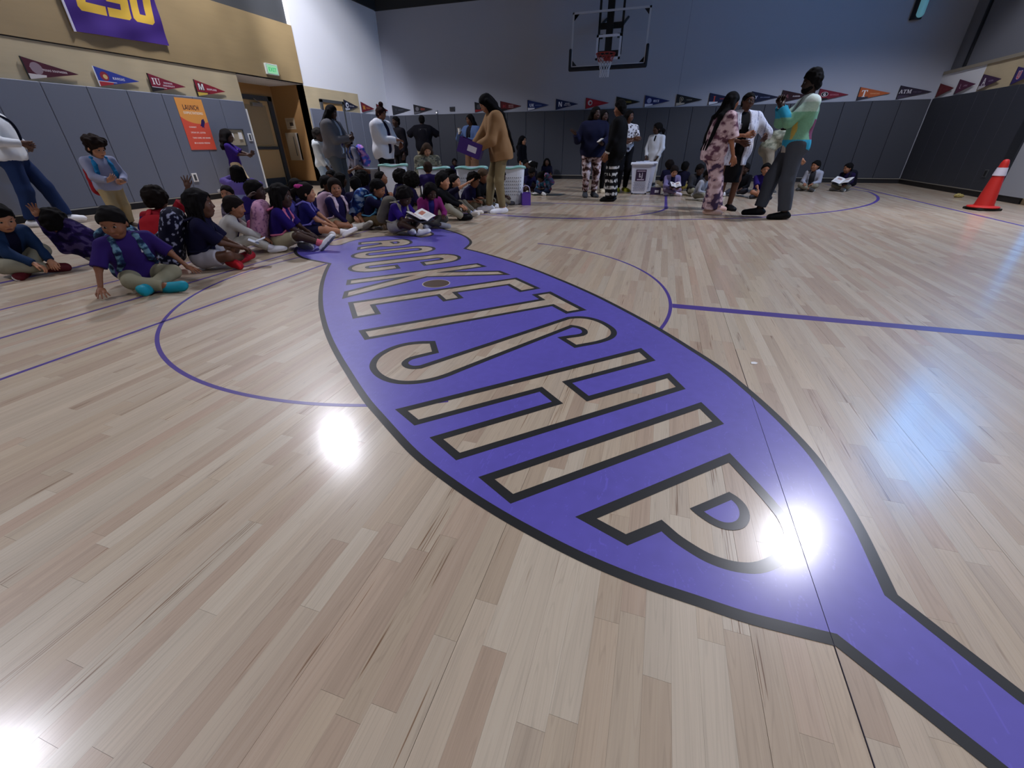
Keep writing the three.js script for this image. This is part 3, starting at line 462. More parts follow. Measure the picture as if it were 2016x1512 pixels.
  { const f = new Sdf(cc * 1.35); chest(f, 0); pelvis(f, 0); f.cap(N.clone().addScaledVector(d2, -0.03 * H), neckTop.clone().addScaledVector(hy, 0.1 * hh), lerp(0.033, 0.029, c) * H, lerp(0.031, 0.027, c) * H, { k: 0.02 * H });
    for (const i of [0, 1]) { leg(f, i, 0); arm(f, i, 0); f.cap(an[i].clone().addScaledVector(toeDir[i], -0.015 * H), an[i].clone().addScaledVector(toeDir[i], 0.1 * H).addScaledVector(footUp[i], -0.02 * H), 0.02 * H, 0.015 * H, { k: 0.015 }); } body.push(f.mesh()); }
  { const f = new Sdf(ch); f.k = 0.05 * hh;
    f.ell(hp(0, 0.1, -0.05), R(0.36, 0.40, 0.44), AX).ell(hp(0, -0.12, 0.07), R(0.29, 0.36, 0.32), AX, { k: 0.12 * hh }).ell(hp(0, -0.33, 0.15), R(0.19, 0.16, 0.19), AX, { k: 0.1 * hh });
    for (const q of [1, -1]) f.ell(hp(0.17 * q, -0.13, 0.27), R(0.11, 0.12, 0.09), AX, { k: 0.08 * hh }).ell(hp(0.135 * q, 0.02, 0.415), R(0.085, 0.05, 0.06), AX, { sub: true, k: 0.05 * hh }).ell(hp(0.36 * q, -0.06, -0.03), R(0.045, 0.105, 0.07), AX, { k: 0.02 * hh });
    f.cap(hp(0, 0.02, 0.37), hp(0, -0.11, 0.42), 0.03 * hh, 0.055 * hh, { k: 0.04 * hh }).cap(hp(0.05, -0.12, 0.39), hp(-0.05, -0.12, 0.39), 0.035 * hh, 0.035 * hh, { k: 0.03 * hh }).cap(hp(0.075, -0.265, 0.36), hp(-0.075, -0.265, 0.36), 0.035 * hh, 0.035 * hh, { k: 0.03 * hh });
    f.cap(neckTop.clone().addScaledVector(hy, -0.1 * hh), neckTop.clone().addScaledVector(hy, 0.2 * hh), lerp(0.032, 0.028, c) * H, lerp(0.031, 0.027, c) * H, { k: 0.08 * hh }); body.push(f.mesh()); }
  const hl = 0.1 * H; J.hand = [];
  for (const i of [0, 1]) {
    const sp = (i ? s.gripR : s.gripL) || {}, q = i ? -1 : 1, fd = sp.dir ? V(...sp.dir).normalize() : wr[i].clone().sub(el[i]).normalize(); let pn = sp.palm ? V(...sp.palm) : mode === 'stand' ? V(-q, 0, 0.2) : V(0, -1, 0.2); pn.addScaledVector(fd, -pn.dot(fd)).normalize(); if (!(pn.length() > 0.5)) pn = V(0, 0, 1);
    const sd = fd.clone().cross(pn).multiplyScalar(q).normalize(), f = new Sdf(chand), pt = (a, b, n) => wr[i].clone().addScaledVector(fd, a * hl).addScaledVector(sd, b * hl).addScaledVector(pn, n * hl), curl = sp.curl ?? 0.5; f.k = 0.05 * hl; // sd points to the thumb
    J.hand[i] = pt(0.4, 0, 0.15);
    f.cap(pt(-0.15, 0, 0), pt(0.1, 0, 0), armR[3], armR[3] * 1.05, { k: 0.12 * hl }).cap(pt(0.1, 0.12, 0), pt(0.45, 0.15, 0), 0.115 * hl, 0.1 * hl, { flat: [pn, 0.75], k: 0.15 * hl }).cap(pt(0.1, -0.12, 0), pt(0.43, -0.15, 0), 0.115 * hl, 0.1 * hl, { flat: [pn, 0.75], k: 0.15 * hl });
    [[0.19, 0.52, 0.9], [0.065, 0.54, 1], [-0.065, 0.52, 0.94], [-0.185, 0.48, 0.76]].forEach(([b, a0, ln], n) => { const spd = (sp.spread || 0.15) * b, l = [0.2, 0.15, 0.12].map(v => v * ln); let A = pt(a0 - 0.05, b, 0), an2 = 0; for (let m = 0; m < 3; m++) { an2 += curl * (m ? 1 : 0.7); const Bp = A.clone().addScaledVector(fd, Math.cos(an2) * l[m] * hl).addScaledVector(pn, Math.sin(an2) * l[m] * hl).addScaledVector(sd, spd * l[m] * hl * 3); f.cap(A, Bp, (0.062 - m * 0.006) * hl, (0.056 - m * 0.006) * hl, { k: 0.02 * hl }); A = Bp; } });
    const tA = pt(0.16, 0.18, 0.03), tB = pt(0.36, 0.33, 0.1), tC = pt(0.52, 0.36 - curl * 0.1, 0.14 + curl * 0.12); f.cap(tA, tB, 0.075 * hl, 0.062 * hl, { k: 0.06 * hl }).cap(tB, tC, 0.06 * hl, 0.05 * hl, { k: 0.02 * hl });
    body.push(f.mesh());
  }
  mesh('body', merge(body), mat(skin, 0.55), g);
  for (const q of [1, -1]) {
    const e1 = new THREE.SphereGeometry(1, 10, 8), m = new THREE.Matrix4().makeBasis(hx, hy, hz), col = []; e1.scale(0.062 * hh, 0.036 * hh, 0.03 * hh); const ps = e1.attributes.position; for (let i = 0; i < ps.count; i++) col.push(...(Math.hypot(ps.getX(i), ps.getY(i)) < 0.036 * hh ? EYE_D : EYE_W)); e1.setAttribute('color', new THREE.Float32BufferAttribute(col, 3)); e1.applyMatrix4(m); const cE = hp(0.135 * q, 0.02, 0.352); e1.translate(cE.x, cE.y, cE.z); mesh('eye', e1, vmat[0.6], g);
    mesh('eyebrow', bar(hp(0.075 * q, 0.105, 0.375), hp(0.2 * q, 0.115, 0.325), 0.014 * hh, 6), mat(s.hair?.[1] || '#120c0a', 0.8), g);
  }
  { const m = new THREE.SphereGeometry(1, 10, 6); m.scale(0.1 * hh, 0.03 * hh, 0.03 * hh); m.applyMatrix4(new THREE.Matrix4().makeBasis(hx, hy, hz)); const cm = hp(0, -0.265, 0.375); m.translate(cm.x, cm.y, cm.z); mesh('mouth', m, mat('#6b3a34', 0.5), g); }
  // ---- hair
  if (s.hair) { const [style, hc0, o = {}] = s.hair, f = new Sdf(ch * (style === 'curly' ? 0.9 : 1)), th = { short: 0.035, crop: 0.02, curly: 0.13, afro: 0.2, tall: 0.06 }[style] ?? 0.045; f.k = 0.06 * hh;
    f.ell(hp(0, 0.12, -0.06), R(0.37 + th, 0.41 + th, 0.45 + th), AX).ell(hp(0, -0.1, -0.16), R(0.34 + th * 0.7, 0.36, 0.32 + th * 0.7), AX, { k: 0.08 * hh });
    f.ell(hp(0, -0.14 + (o.line || 0), 0.44), R(0.335, 0.43, 0.47), AX, { sub: true, k: 0.03 * hh }); f.cut(hp(0, -0.36, -0.2), hy.clone().multiplyScalar(-1)); if (style === 'short' || style === 'crop' || style === 'curly' || style === 'tall') f.cut(hp(0, -0.06, 0.02), hy.clone().multiplyScalar(-0.75).addScaledVector(hz, 0.66));
    const back = hz.clone().multiplyScalar(-1), dn = (p, l, b = 0) => p.clone().add(V(0, -l * H, 0)).addScaledVector(fwd, -b * H);
    if (style === 'tall') f.ell(hp(0, 0.42, -0.06), R(0.36, 0.3, 0.38), AX, { k: 0.12 * hh });
    if (style === 'flop') f.ell(hp(-0.06, 0.42, 0.03), R(0.58, 0.32, 0.56), AX, { k: 0.1 * hh });
    if (style === 'long') { const l = o.len || 0.22; for (const [x, z] of [[0.26, -0.3], [0, -0.42], [-0.26, -0.3], [0.36, -0.1], [-0.36, -0.1]]) { const a = hp(x, 0.1, z), b = a.clone().addScaledVector(hy, -0.5 * hh).addScaledVector(hx, x * 0.25 * hh).addScaledVector(hz, -0.1 * hh), sc = Math.abs(x) > 0.3 ? 0.8 : 1, e1 = N.clone().addScaledVector(fwd, -0.072 * H).addScaledVector(lat, x * 0.24 * H).addScaledVector(d2, -0.03 * H), e2 = N.clone().addScaledVector(fwd, -0.088 * H * (0.6 + 0.4 * w)).addScaledVector(lat, x * 0.2 * H).addScaledVector(d2, -0.03 * H - l * H * sc); f.cap(a, b, 0.17 * hh, 0.17 * hh, { k: 0.1 * hh }).cap(b, e1, 0.17 * hh, 0.15 * hh, { k: 0.1 * hh }).cap(e1, e2, 0.15 * hh, 0.08 * hh, { k: 0.1 * hh }); } if (o.front) for (const q of [1, -1]) { const a = hp(0.38 * q, 0.05, 0.05), b = hp(0.42 * q, -0.5, 0.1); f.cap(a, b, 0.1 * hh, 0.11 * hh).cap(b, dn(b, l * 0.7, -0.03), 0.11 * hh, 0.06 * hh); } }
    if (style === 'braids') { const n = o.n || 11, l = o.len || 0.12, rb = o.r || 0.042; for (let i = 0; i < n; i++) { const a = Math.PI * (i / (n - 1)) * 1.24 - Math.PI * 0.62, x = Math.sin(a) * 0.42, z = -Math.cos(a) * 0.46, p0 = hp(x * 0.8, 0.32, z * 0.8), p1 = hp(x, -0.05, z), p2 = hp(x * 1.12, -0.45, z * 1.08); if (z > 0.12) continue; f.cap(p0, p1, rb * hh * 1.3, rb * hh * 1.2, { k: 0.02 * hh }).cap(p1, p2, rb * hh * 1.2, rb * hh, { k: 0.02 * hh }).cap(p2, dn(p2, l * (0.8 + 0.3 * Math.sin(i * 5)), 0.01), rb * hh, rb * hh * 0.8, { k: 0.02 * hh }); } }
    if (style === 'pony') { const a = hp(0, o.hi ?? 0.25, -0.5), b = hp(0, (o.hi ?? 0.25) - 0.2, -0.78), l = o.len || 0.1; f.ell(a, R(0.13, 0.13, 0.13), AX).cap(a, b, 0.12 * hh, 0.17 * hh, { k: 0.1 * hh }).cap(b, dn(b, l, 0), 0.17 * hh, 0.07 * hh, { k: 0.1 * hh }); }
    if (style === 'bun') f.ell(hp(0, 0.68, -0.12), R(0.21, 0.22, 0.21), AX, { k: 0.04 * hh }).cap(hp(0, 0.45, -0.1), hp(0, 0.6, -0.12), 0.12 * hh, 0.1 * hh);
    if (style === 'puffs') for (const q of [1, -1]) f.ell(hp(0.34 * q, 0.42, -0.16), R(0.22, 0.22, 0.22), AX, { k: 0.04 * hh });
    const am = { curly: 0.05, afro: 0.06, tall: 0.045, flop: 0.07, bun: 0.025, puffs: 0.03 }[style] || 0.03; mesh('hair', f.mesh({ amp: am * hh, freq: (style === 'long' || style === 'pony' ? 3 : 5) / hh }), mat(hc0, 0.9), g);
  }
  // ---- clothes
  const dk = s.dk ?? 1; const cloth = (name, f, color, opt = {}) => { const pf0 = typeof color === 'function' ? color : null; if (dk !== 1) { if (pf0) { const o0 = pf0; color = (x, y, z) => o0(x, y, z).map(v => v * dk); } else { const kc = new THREE.Color(color); kc.multiplyScalar(dk); color = '#' + kc.getHexString(); } } const pf = typeof color === 'function' ? color : null; return mesh(name, f.mesh({ amp: 0.006 * H, freq: 11 / H, fold: true, seed: X * 3 + D, color: pf, ...opt }), pf ? vmat[0.85] : mat(color, 0.85), g); };  // dk works shade into the cloth colours
  const up = d1, pants = s.pants;
  if (pants) { const f = new Sdf(cc), t = (pants.t ?? 0.007) * H; pelvis(f, t); f.cut(P.clone().addScaledVector(up, 0.075 * H), up); for (const i of [0, 1]) leg(f, i, t, pants.len ?? 0.97, (pants.flare || 0) * H); cloth(pants.name || (pants.len < 0.6 ? 'shorts' : 'trousers'), f, pants.color); }
  if (s.skirt) { const f = new Sdf(cc), k = s.skirt, b = mode === 'stand' ? P.clone().add(V(0, -k.len * H, 0)) : P.clone().add(V(0, 0, k.len * H)); pelvis(f, 0.008 * H); f.cap(P.clone().addScaledVector(up, 0.02 * H), b, 0.075 * H * w, (k.r || 0.1) * H, { cutB: true, k: 0.03 * H }); if (mode !== 'stand') for (const i of [0, 1]) leg(f, i, 0.012 * H, 0.42); f.cut(P.clone().addScaledVector(up, 0.08 * H), up); cloth('skirt', f, k.color); }
  const topMesh = (k, name) => { const f = new Sdf(cc), t = (k.t ?? 0.008) * H, he = (k.hem ?? (mode === 'stand' ? 0.03 : 0.02)) * H; chest(f, t); pelvis(f, t + 0.002 * H); if (he > 0.035 * H) f.cap(P, P.clone().addScaledVector(up, -he), 0.075 * H * w + t, (0.078 * H * w + t) * (k.flare || 1), { k: 0.03 * H, flat: [V(0, 0, 1), 0.9] }); f.cut(P.clone().addScaledVector(up, -he), up.clone().multiplyScalar(-1));
    if (k.collar) f.cap(N.clone().addScaledVector(d2, -0.015 * H), N.clone().addScaledVector(d2, 0.018 * H), 0.04 * H, 0.037 * H, { k: 0.02 * H, cutB: true }); if (k.hood) f.ell(N.clone().addScaledVector(fwd, -0.05 * H).addScaledVector(d2, 0.0), [0.075 * H, 0.05 * H, 0.045 * H], [lat, d2, fwd], { k: 0.03 * H });
    for (const i of [0, 1]) arm(f, i, t * (k.st || 1), k.sleeve ?? 0.45, (k.cuff || 0) * H);
    if (k.open) { const o = k.open * H, q = [N.clone().addScaledVector(fwd, 0.06 * H), N.clone().addScaledVector(d2, -0.09 * H).addScaledVector(fwd, (0.1 + (s.bust || 0) * 0.6) * H), mid.clone().addScaledVector(fwd, 0.115 * H), P.clone().addScaledVector(fwd, 0.12 * H), P.clone().addScaledVector(fwd, 0.12 * H).addScaledVector(up, -he - 0.06 * H)]; for (let n = 0; n < 4; n++) f.cap(q[n], q[n + 1], o * (0.8 + n * 0.1), o * (0.9 + n * 0.1), { sub: true, k: 0.005 * H }); }
    return cloth(name, f, k.color); };
  if (s.top) topMesh(s.top, s.top.name || 'shirt'); if (s.coat) topMesh({ t: 0.016, sleeve: 0.98, ...s.coat }, s.coat.name || 'jacket');
  for (const i of [0, 1]) {
    if (s.socks) { const f = new Sdf(Math.min(cc, 0.009)); f.cap(an[i].clone().lerp(kn[i], s.socks.h || 0.3), an[i], legR[3] * 1.25 + 0.004 * H, legR[3] + 0.005 * H, { cutA: true }).cap(an[i], an[i].clone().addScaledVector(toeDir[i], 0.05 * H).addScaledVector(footUp[i], -0.015 * H), 0.024 * H, 0.02 * H); mesh('sock', f.mesh(), mat(s.socks.color), g); }
    if (s.shoes) { const f = new Sdf(Math.min(cc, 0.009)), u = footUp[i], d = toeDir[i], A = an[i].clone().addScaledVector(u, -0.018 * H), hl2 = A.clone().addScaledVector(d, -0.028 * H), to = A.clone().addScaledVector(d, 0.1 * H).addScaledVector(u, -0.002 * H), bs = an[i].clone().addScaledVector(u, -0.04 * H), sw = s.shoes.w || 1;
      f.cap(hl2, to, (0.027 + 0.005 * c) * H, (0.03 + 0.005 * c) * H * sw, { flat: [u, 0.85], k: 0.02 }); f.cap(A.clone().addScaledVector(d, -0.012 * H), an[i].clone().addScaledVector(u, (s.shoes.top || 0.006) * H).addScaledVector(d, -0.006 * H), 0.028 * H, (s.shoes.top > 0.03 ? 0.03 : 0.027) * H, { cutB: true, k: 0.015 * H }); f.cap(A.clone().addScaledVector(d, 0.02 * H), A.clone().addScaledVector(d, 0.06 * H), 0.033 * H, 0.026 * H, { k: 0.02 * H }); f.cut(bs, u.clone().multiplyScalar(-1));
      const sc = lin(s.shoes.sole || '#e9e7e2'), mc = lin(s.shoes.color), sh2 = 0.016 * H, gm = f.mesh({ color: (x, y, z) => (x - bs.x) * u.x + (y - bs.y) * u.y + (z - bs.z) * u.z < sh2 ? sc : mc }); mesh('shoe', gm, vmat[0.6], g); }
  }
  // small extras in the person's own frame
  if (s.extra) s.extra(g, J, H);
  g.userData.J = undefined; delete g.userData.J;
  return { g, J, H, toWorld: v => v.clone().applyEuler(g.rotation).add(g.position), turn };
}
// a thing that is worn or held: its own top-level object, placed in the wearer's frame
function worn(fig, name, label, category, group) { const t = thing(name, label, category, fig.g.position.clone(), fig.turn, group); return t; }
function backpack(fig, label, color, o = {}) {
  const { J, H } = fig, t = worn(fig, 'backpack', label, 'backpack', o.group), s = o.s || 1, c0 = J.N.clone().addScaledVector(J.d2, -(o.drop ?? 0.17) * H).addScaledVector(J.fwd, -(0.135 + 0.02 * s) * H), cell = 0.009;
  const ax = [J.lat, J.d2, J.fwd], f = new Sdf(cell), m = typeof color === 'function', K = { color: m ? color : undefined, amp: 0.006, freq: 14 };
  const cp = (x, y, z) => c0.clone().addScaledVector(J.lat, x * H * s).addScaledVector(J.d2, y * H * s).addScaledVector(J.fwd, z * H * s);
  for (const q of [1, -1]) f.cap(cp(0.055 * q, 0.1, 0), cp(0.06 * q, -0.12, 0), 0.055 * H * s, 0.06 * H * s, { flat: [J.fwd, 0.95], k: 0.05 }); f.cap(cp(0, 0.11, 0), cp(0, -0.12, -0.01), 0.06 * H * s, 0.065 * H * s, { k: 0.05 });
  mesh('main_compartment', f.mesh(K), m ? vmat[0.85] : mat(color), t);
  const p = new Sdf(cell); for (const q of [1, -1]) p.cap(cp(0.035 * q, -0.02, -0.055), cp(0.04 * q, -0.11, -0.055), 0.03 * H * s, 0.035 * H * s, { k: 0.04 }); mesh('front_pocket', p.mesh({ ...K, color: m ? (o.pocket ? () => lin(o.pocket) : color) : undefined }), m ? vmat[0.85] : mat(o.pocket || color), t);
  const bust = 0.079 * H, strapR = (o.strapW || 0.022) * H; // shoulder straps follow the chest
  for (const i of [0, 1]) { const q = i ? -1 : 1, P = (x, y, z) => J.N.clone().addScaledVector(J.lat, q * x * H).addScaledVector(J.d2, y * H).addScaledVector(J.fwd, z * H), pts = [P(0.06, -0.03, -0.085), P(0.062, 0.012, -0.03), P(0.066, 0.008, 0.03), P(0.074, -0.06, 0.079), P(0.085, -0.14, 0.084), P(0.105, -0.2, 0.05), P(0.11, -0.23, -0.03)], sf = new Sdf(0.0075); for (let n = 0; n < pts.length - 1; n++) { const nr = pts[n].clone().add(pts[n + 1]).multiplyScalar(0.5).sub(J.N.clone().addScaledVector(J.d2, -0.1 * H)); nr.addScaledVector(J.lat, -nr.dot(J.lat) * 0.8).normalize(); sf.cap(pts[n], pts[n + 1], strapR, strapR, { flat: [nr, 0.42], k: 0.01 }); } mesh('shoulder_strap', sf.mesh({ color: typeof (o.strap || color) === 'function' ? (o.strap || color) : undefined }), typeof (o.strap || color) === 'function' ? vmat[0.85] : mat(o.strap || color), t); }
  return t;
}
// ------------------------------------------------------------------ the people, nearest first
const SK = { d: '#3c261c', b: '#553626', m: '#7d5139', l: '#b07c5d', t: '#96654a' };
const HAIR = '#0b0809';
const KHAKI = '#a3977c', NAVY = '#171537', PURPLE = '#2e1b5e', OLIVE = '#6b5c3e';
const kid = o => figure({ dk: 0.66, H: 1.08, c: 1, w: 1.06, pose: 'sit', lean: 0.22, hair: ['short', HAIR], ...o });  // dk: dimness around the seated group multiplied into their clothes
const adult = o => figure({ H: 1.66, c: 0, w: 1.08, hair: ['short', HAIR], ...o });
const F = {};
// ---- front row of seated children
F.a3 = kid({ label: 'boy in a purple polo nearest the camera, leaning on one hand, turquoise shoes', at: [-3.84, 2.26], face: 8, dk: 0.85, H: 1.1, w: 1.16, skin: SK.m, hair: ['short', '#0d0a0a', { line: -0.05 }], hp: 0.32, hy: -0.55, lean: 0.2, side: -0.06,
  handR: [-0.27, 0.03, 0.14], handL: [0.3, 0.05, 0.2], gripR: { dir: [-0.1, -0.35, 1], palm: [0, -1, -0.3], curl: 0.18, spread: 0.6 }, gripL: { dir: [0.4, -0.3, 1], palm: [0, -1, 0], curl: 0.2, spread: 0.5 }, poleR: [-1, 0.2, -0.4], poleL: [1, 0, -0.6],
  pants: { color: '#8d8870', t: 0.012, len: 0.95 }, top: { color: '#2f1c60', sleeve: 0.52, cuff: 0.012, t: 0.012, collar: 1, name: 'polo_shirt' }, shoes: { color: '#127f92', sole: '#0f6b6e', w: 1.15 },
  footL: [-0.02, 0.05, 0.28], footR: [0.06, 0.045, 0.33], toes: [[-0.5, 0.15, 1], [0.7, 0.15, 0.9]] });
F.a5 = kid({ label: 'girl with long black braids, navy shirt, pale skirt and red shoes, holding folded paper', at: [-3.86, 2.82], face: 78, H: 1.2, skin: SK.b, hair: ['braids', HAIR, { len: 0.2, n: 17, r: 0.06 }], hp: -0.02, hy: -0.05, lean: 0.28, handL: [0.06, 0.13, 0.26], handR: [-0.04, 0.14, 0.27], gripR: { curl: 0.7 }, gripL: { curl: 0.7 },
  top: { color: NAVY, sleeve: 0.5, cuff: 0.016, t: 0.013, collar: 1, name: 'polo_shirt' }, pants: { color: '#bdb9c2', len: 0.34, t: 0.016, name: 'skort' }, shoes: { color: '#9e1f2b', sole: '#d8303a' }, footR: [0.04, 0.05, 0.24], toes: [[-0.75, -0.1, 0.6], [0.6, 0.1, 0.6]] });
F.a10 = kid({ label: 'child in purple polo and khaki shorts with pink socks and grey soled shoes', at: [-3.78, 3.68], face: 72, H: 1.16, skin: SK.d, hair: ['braids', '#0a0707', { len: 0.04, n: 13, r: 0.07 }], hp: 0.05, lean: 0.24, handR: [-0.02, 0.13, 0.24], handL: [0.06, 0.12, 0.25], legs: 'mix', footL: [-0.06, 0.05, 0.2], footR: [-0.14, 0.06, 0.38], kneeL: [1, 0.3, 0.3], kneeR: [-0.6, 0.9, 0.2],
  top: { color: '#26146b', sleeve: 0.5, cuff: 0.012, t: 0.012, collar: 1, name: 'polo_shirt' }, pants: { color: '#b3a98c', len: 0.42, t: 0.016 }, socks: { color: '#c8616f', h: 0.25 }, shoes: { color: '#d9dadf', sole: '#5f6166' }, toes: [[-0.6, 0, 0.8], [0.1, 0.7, 0.8]] });
F.a13 = kid({ label: 'girl with a pink bow in her ponytail, purple polo, one leg stretched out', at: [-4.0, 4.32], face: 80, H: 1.08, skin: SK.l, hair: ['pony', '#15100f', { len: 0.14, hi: 0.22 }], hp: 0.0, lean: 0.2, handR: [-0.04, 0.13, 0.24], handL: [0.04, 0.13, 0.26], legs: 'mix', footL: [-0.05, 0.05, 0.2], footR: [-0.1, 0.05, 0.41], kneeL: [1, 0.3, 0.3], kneeR: [-0.7, 0.6, 0.2],
  top: { color: '#1f1a66', sleeve: 0.4, cuff: 0.01, collar: 1, name: 'polo_shirt' }, pants: { color: NAVY, len: 0.34, t: 0.014 }, socks: { color: '#e4e2e6', h: 0.3 }, shoes: { color: '#dcdbe6', sole: '#f0eff2' }, toes: [[-0.6, 0, 0.8], [0.3, 0.4, 1]] });
F.a16 = kid({ label: 'girl facing the camera in a navy cardigan with pale pink straps', at: [-3.98, 4.88], face: 42, H: 1.1, skin: SK.t, hair: ['pony', '#17100e', { len: 0.06, hi: 0.1 }], hp: 0.06, hy: -0.55, lean: 0.14, handR: [-0.06, 0.1, 0.2], handL: [0.08, 0.14, 0.2], top: { color: '#20174a', sleeve: 0.98, collar: 1, name: 'cardigan' }, pants: { color: '#a59a80', len: 0.36, t: 0.014 }, socks: { color: '#c9c5bf', h: 0.15 }, shoes: { color: '#bfbbb2', sole: '#8d8a84' }, kneeL: [1, 0.75, 0.2], kneeR: [-1, 0.2, 0.4], footL: [0.1, 0.05, 0.3], footR: [0.0, 0.05, 0.24], toes: [[0.2, 0.5, 0.9], [0.7, 0.2, 0.6]] });
F.a20 = kid({ label: 'boy in a navy polo resting his chin on clasped hands, blue patterned backpack behind him', at: [-3.66, 5.14], face: 62, H: 1.12, skin: SK.t, hair: ['short', '#080708', { line: -0.08 }], hp: 0.35, lean: 0.38, handR: [-0.015, 0.33, 0.3], handL: [0.02, 0.32, 0.3], gripR: { dir: [0.1, 0.9, 0.2], palm: [0.5, 0, -1], curl: 1.1 }, gripL: { dir: [-0.1, 0.9, 0.2], palm: [-0.5, 0, -1], curl: 1.1 }, poleR: [-0.5, -1, 0.2], poleL: [0.5, -1, 0.2], top: { color: '#151238', sleeve: 0.5, cuff: 0.014, t: 0.012, collar: 1, name: 'polo_shirt' }, pants: { color: '#6f5d42', t: 0.016 }, shoes: { color: '#5d4a3a', sole: '#6f655a' } });
F.a21 = kid({ label: 'child in bright purple shirt and pale shorts reading a book at the rocket fins', at: [-3.08, 4.83], face: 48, H: 1.04, skin: SK.d, hair: ['curly', '#0c0808'], hp: 0.62, lean: 0.42, handR: [-0.02, 0.17, 0.3], handL: [0.12, 0.17, 0.27], gripR: { curl: 0.4 }, gripL: { curl: 0.4 }, top: { color: '#33197c', sleeve: 0.46, cuff: 0.014, name: 'shirt' }, pants: { color: '#b5b0ab', len: 0.36, t: 0.02 }, socks: { color: '#dcdce4', h: 0.1 }, shoes: { color: '#dfe0ea', sole: '#b9bcc6' }, legs: 'mix', kneeL: [1, 0.35, 0.3], kneeR: [-0.8, 0.7, 0.3], footL: [-0.02, 0.05, 0.24], footR: [-0.02, 0.05, 0.36], toes: [[-0.5, 0.2, 0.9], [0.3, 0.3, 1]] });
F.a22 = kid({ label: 'child in a magenta cardigan over a blue shirt looking down beside the reader', at: [-2.93, 5.42], face: 20, H: 1.04, skin: SK.d, hair: ['braids', '#0a0707', { len: 0.03, n: 13, r: 0.07 }], hp: 0.5, lean: 0.34, handR: [-0.1, 0.15, 0.26], handL: [0.1, 0.15, 0.26], top: { color: '#2a2370', sleeve: 0.3 }, coat: { color: '#8c2a72', open: 0.045, t: 0.014, name: 'cardigan' }, pants: { color: '#5a5753' }, shoes: { color: '#8f9099' } });
F.a29 = kid({ label: 'boy in a black sweatshirt and khaki trousers in profile, looking to the right', at: [-3.08, 5.95], face: 78, H: 1.16, skin: SK.l, hair: ['short', '#0a0808', { line: -0.06 }], hp: 0.04, lean: 0.3, handR: [0.02, 0.14, 0.34], handL: [0.08, 0.15, 0.34], gripR: { curl: 0.6 }, top: { color: '#0b0a10', sleeve: 0.97, t: 0.014, name: 'sweatshirt' }, pants: { color: '#aaa491', t: 0.014 }, legs: 'up', footL: [0.06, 0.045, 0.3], footR: [-0.05, 0.045, 0.33], kneeL: [0.6, 0.9, 0.2], kneeR: [-0.7, 0.75, 0.2], shoes: { color: '#0d0d12', sole: '#22222a' } });
// ---- the left cluster
F.a1 = kid({ label: 'boy at the left edge in a navy jacket with pale blue lining, maroon shoes', at: [-5.34, 2.2], face: 30, H: 1.12, skin: SK.l, hair: ['short', '#0a0808', { line: -0.08 }], hp: 0.42, hy: -0.3, lean: 0.42, handL: [0.06, 0.09, 0.3], handR: [-0.04, 0.1, 0.28], gripL: { dir: [-0.3, -0.5, 0.5], curl: 0.7 }, top: { color: '#14122c', sleeve: 0.4 }, coat: { color: '#22395e', open: 0.05, hood: 1, t: 0.016, name: 'jacket' }, pants: { color: '#a39d88', t: 0.016 }, shoes: { color: '#551820', sole: '#e2dfdc' }, kneeL: [1, 0.75, 0.3], kneeR: [-1, 0.25, 0.3] });
F.a2 = kid({ label: 'child with dark curls slumped to the left in a patterned purple shirt, one arm raised', at: [-5.05, 2.72], face: 165, H: 1.06, skin: SK.t, hair: ['curly', '#0a0707'], hp: 0.2, side: 0.85, lean: 0.05, handL: [0.3, 0.5, -0.02], handR: [-0.16, 0.06, 0.16], gripL: { dir: [0.0, 1, 0.1], palm: [0, 0, -1], curl: 0.25, spread: 0.6 }, poleL: [0.5, -1, 0.4], top: { color: PAT.camo(['#1d1140', '#2c1a58', '#5b4c80'], 13), sleeve: 0.98, t: 0.012, name: 'sweatshirt' }, pants: { color: '#9b9a94', len: 0.46, t: 0.016 }, socks: { color: '#dcd9d6', h: 0.25 }, shoes: { color: '#dcd9d4' }, legs: 'up', footL: [-0.1, 0.05, 0.22], footR: [-0.24, 0.05, 0.14], kneeL: [-0.2, 1, 0.2], kneeR: [-0.5, 1, 0.2] });
F.a4 = kid({ label: 'curly haired child seen from behind in a red and blue shirt with one hand raised', at: [-4.78, 3.2], face: 158, H: 1.12, skin: SK.b, hair: ['curly', '#17100c'], hp: 0.05, hy: -0.2, lean: 0.18, handR: [-0.3, 0.56, 0.02], gripR: { dir: [-0.1, 1, 0.1], palm: [0, 0, 1], curl: 0.12, spread: 0.9 }, poleR: [-0.4, -1, 0.1], handL: [0.14, 0.14, 0.2], top: { color: (() => { const r = lin('#a01a2a'), b = lin('#2b4bb0'), p = lin('#2c1a60'); return (x, y) => y > 0.37 ? r : Math.abs(x - 0.05 - (y - 0.3) * 0.4) < 0.045 ? b : p; })(), sleeve: 0.46, cuff: 0.016, t: 0.014, name: 'polo_shirt' }, pants: { color: '#a59a80' }, shoes: { color: '#d8d4d0' } });
F.a7 = kid({ label: 'girl half hidden behind the braided girl, white trousers, knees up, white sneakers', at: [-4.12, 3.32], face: 80, H: 1.04, skin: SK.t, hair: ['short', '#17100e', { line: -0.03 }], hp: 0.25, lean: 0.4, handL: [0.0, 0.12, 0.34], handR: [-0.06, 0.14, 0.33], legs: 'up', footL: [0.05, 0.045, 0.4], footR: [-0.07, 0.045, 0.38], top: { color: '#24185c', sleeve: 0.4 }, pants: { color: '#c9c5bb', len: 0.9, t: 0.014 }, coat: { color: '#c7c2bd', open: 0.05, t: 0.014, name: 'vest', sleeve: 0.9 }, socks: { color: '#c9cad8', h: 0.4 }, shoes: { color: '#e4e6f0', sole: '#f2f2f4' } });
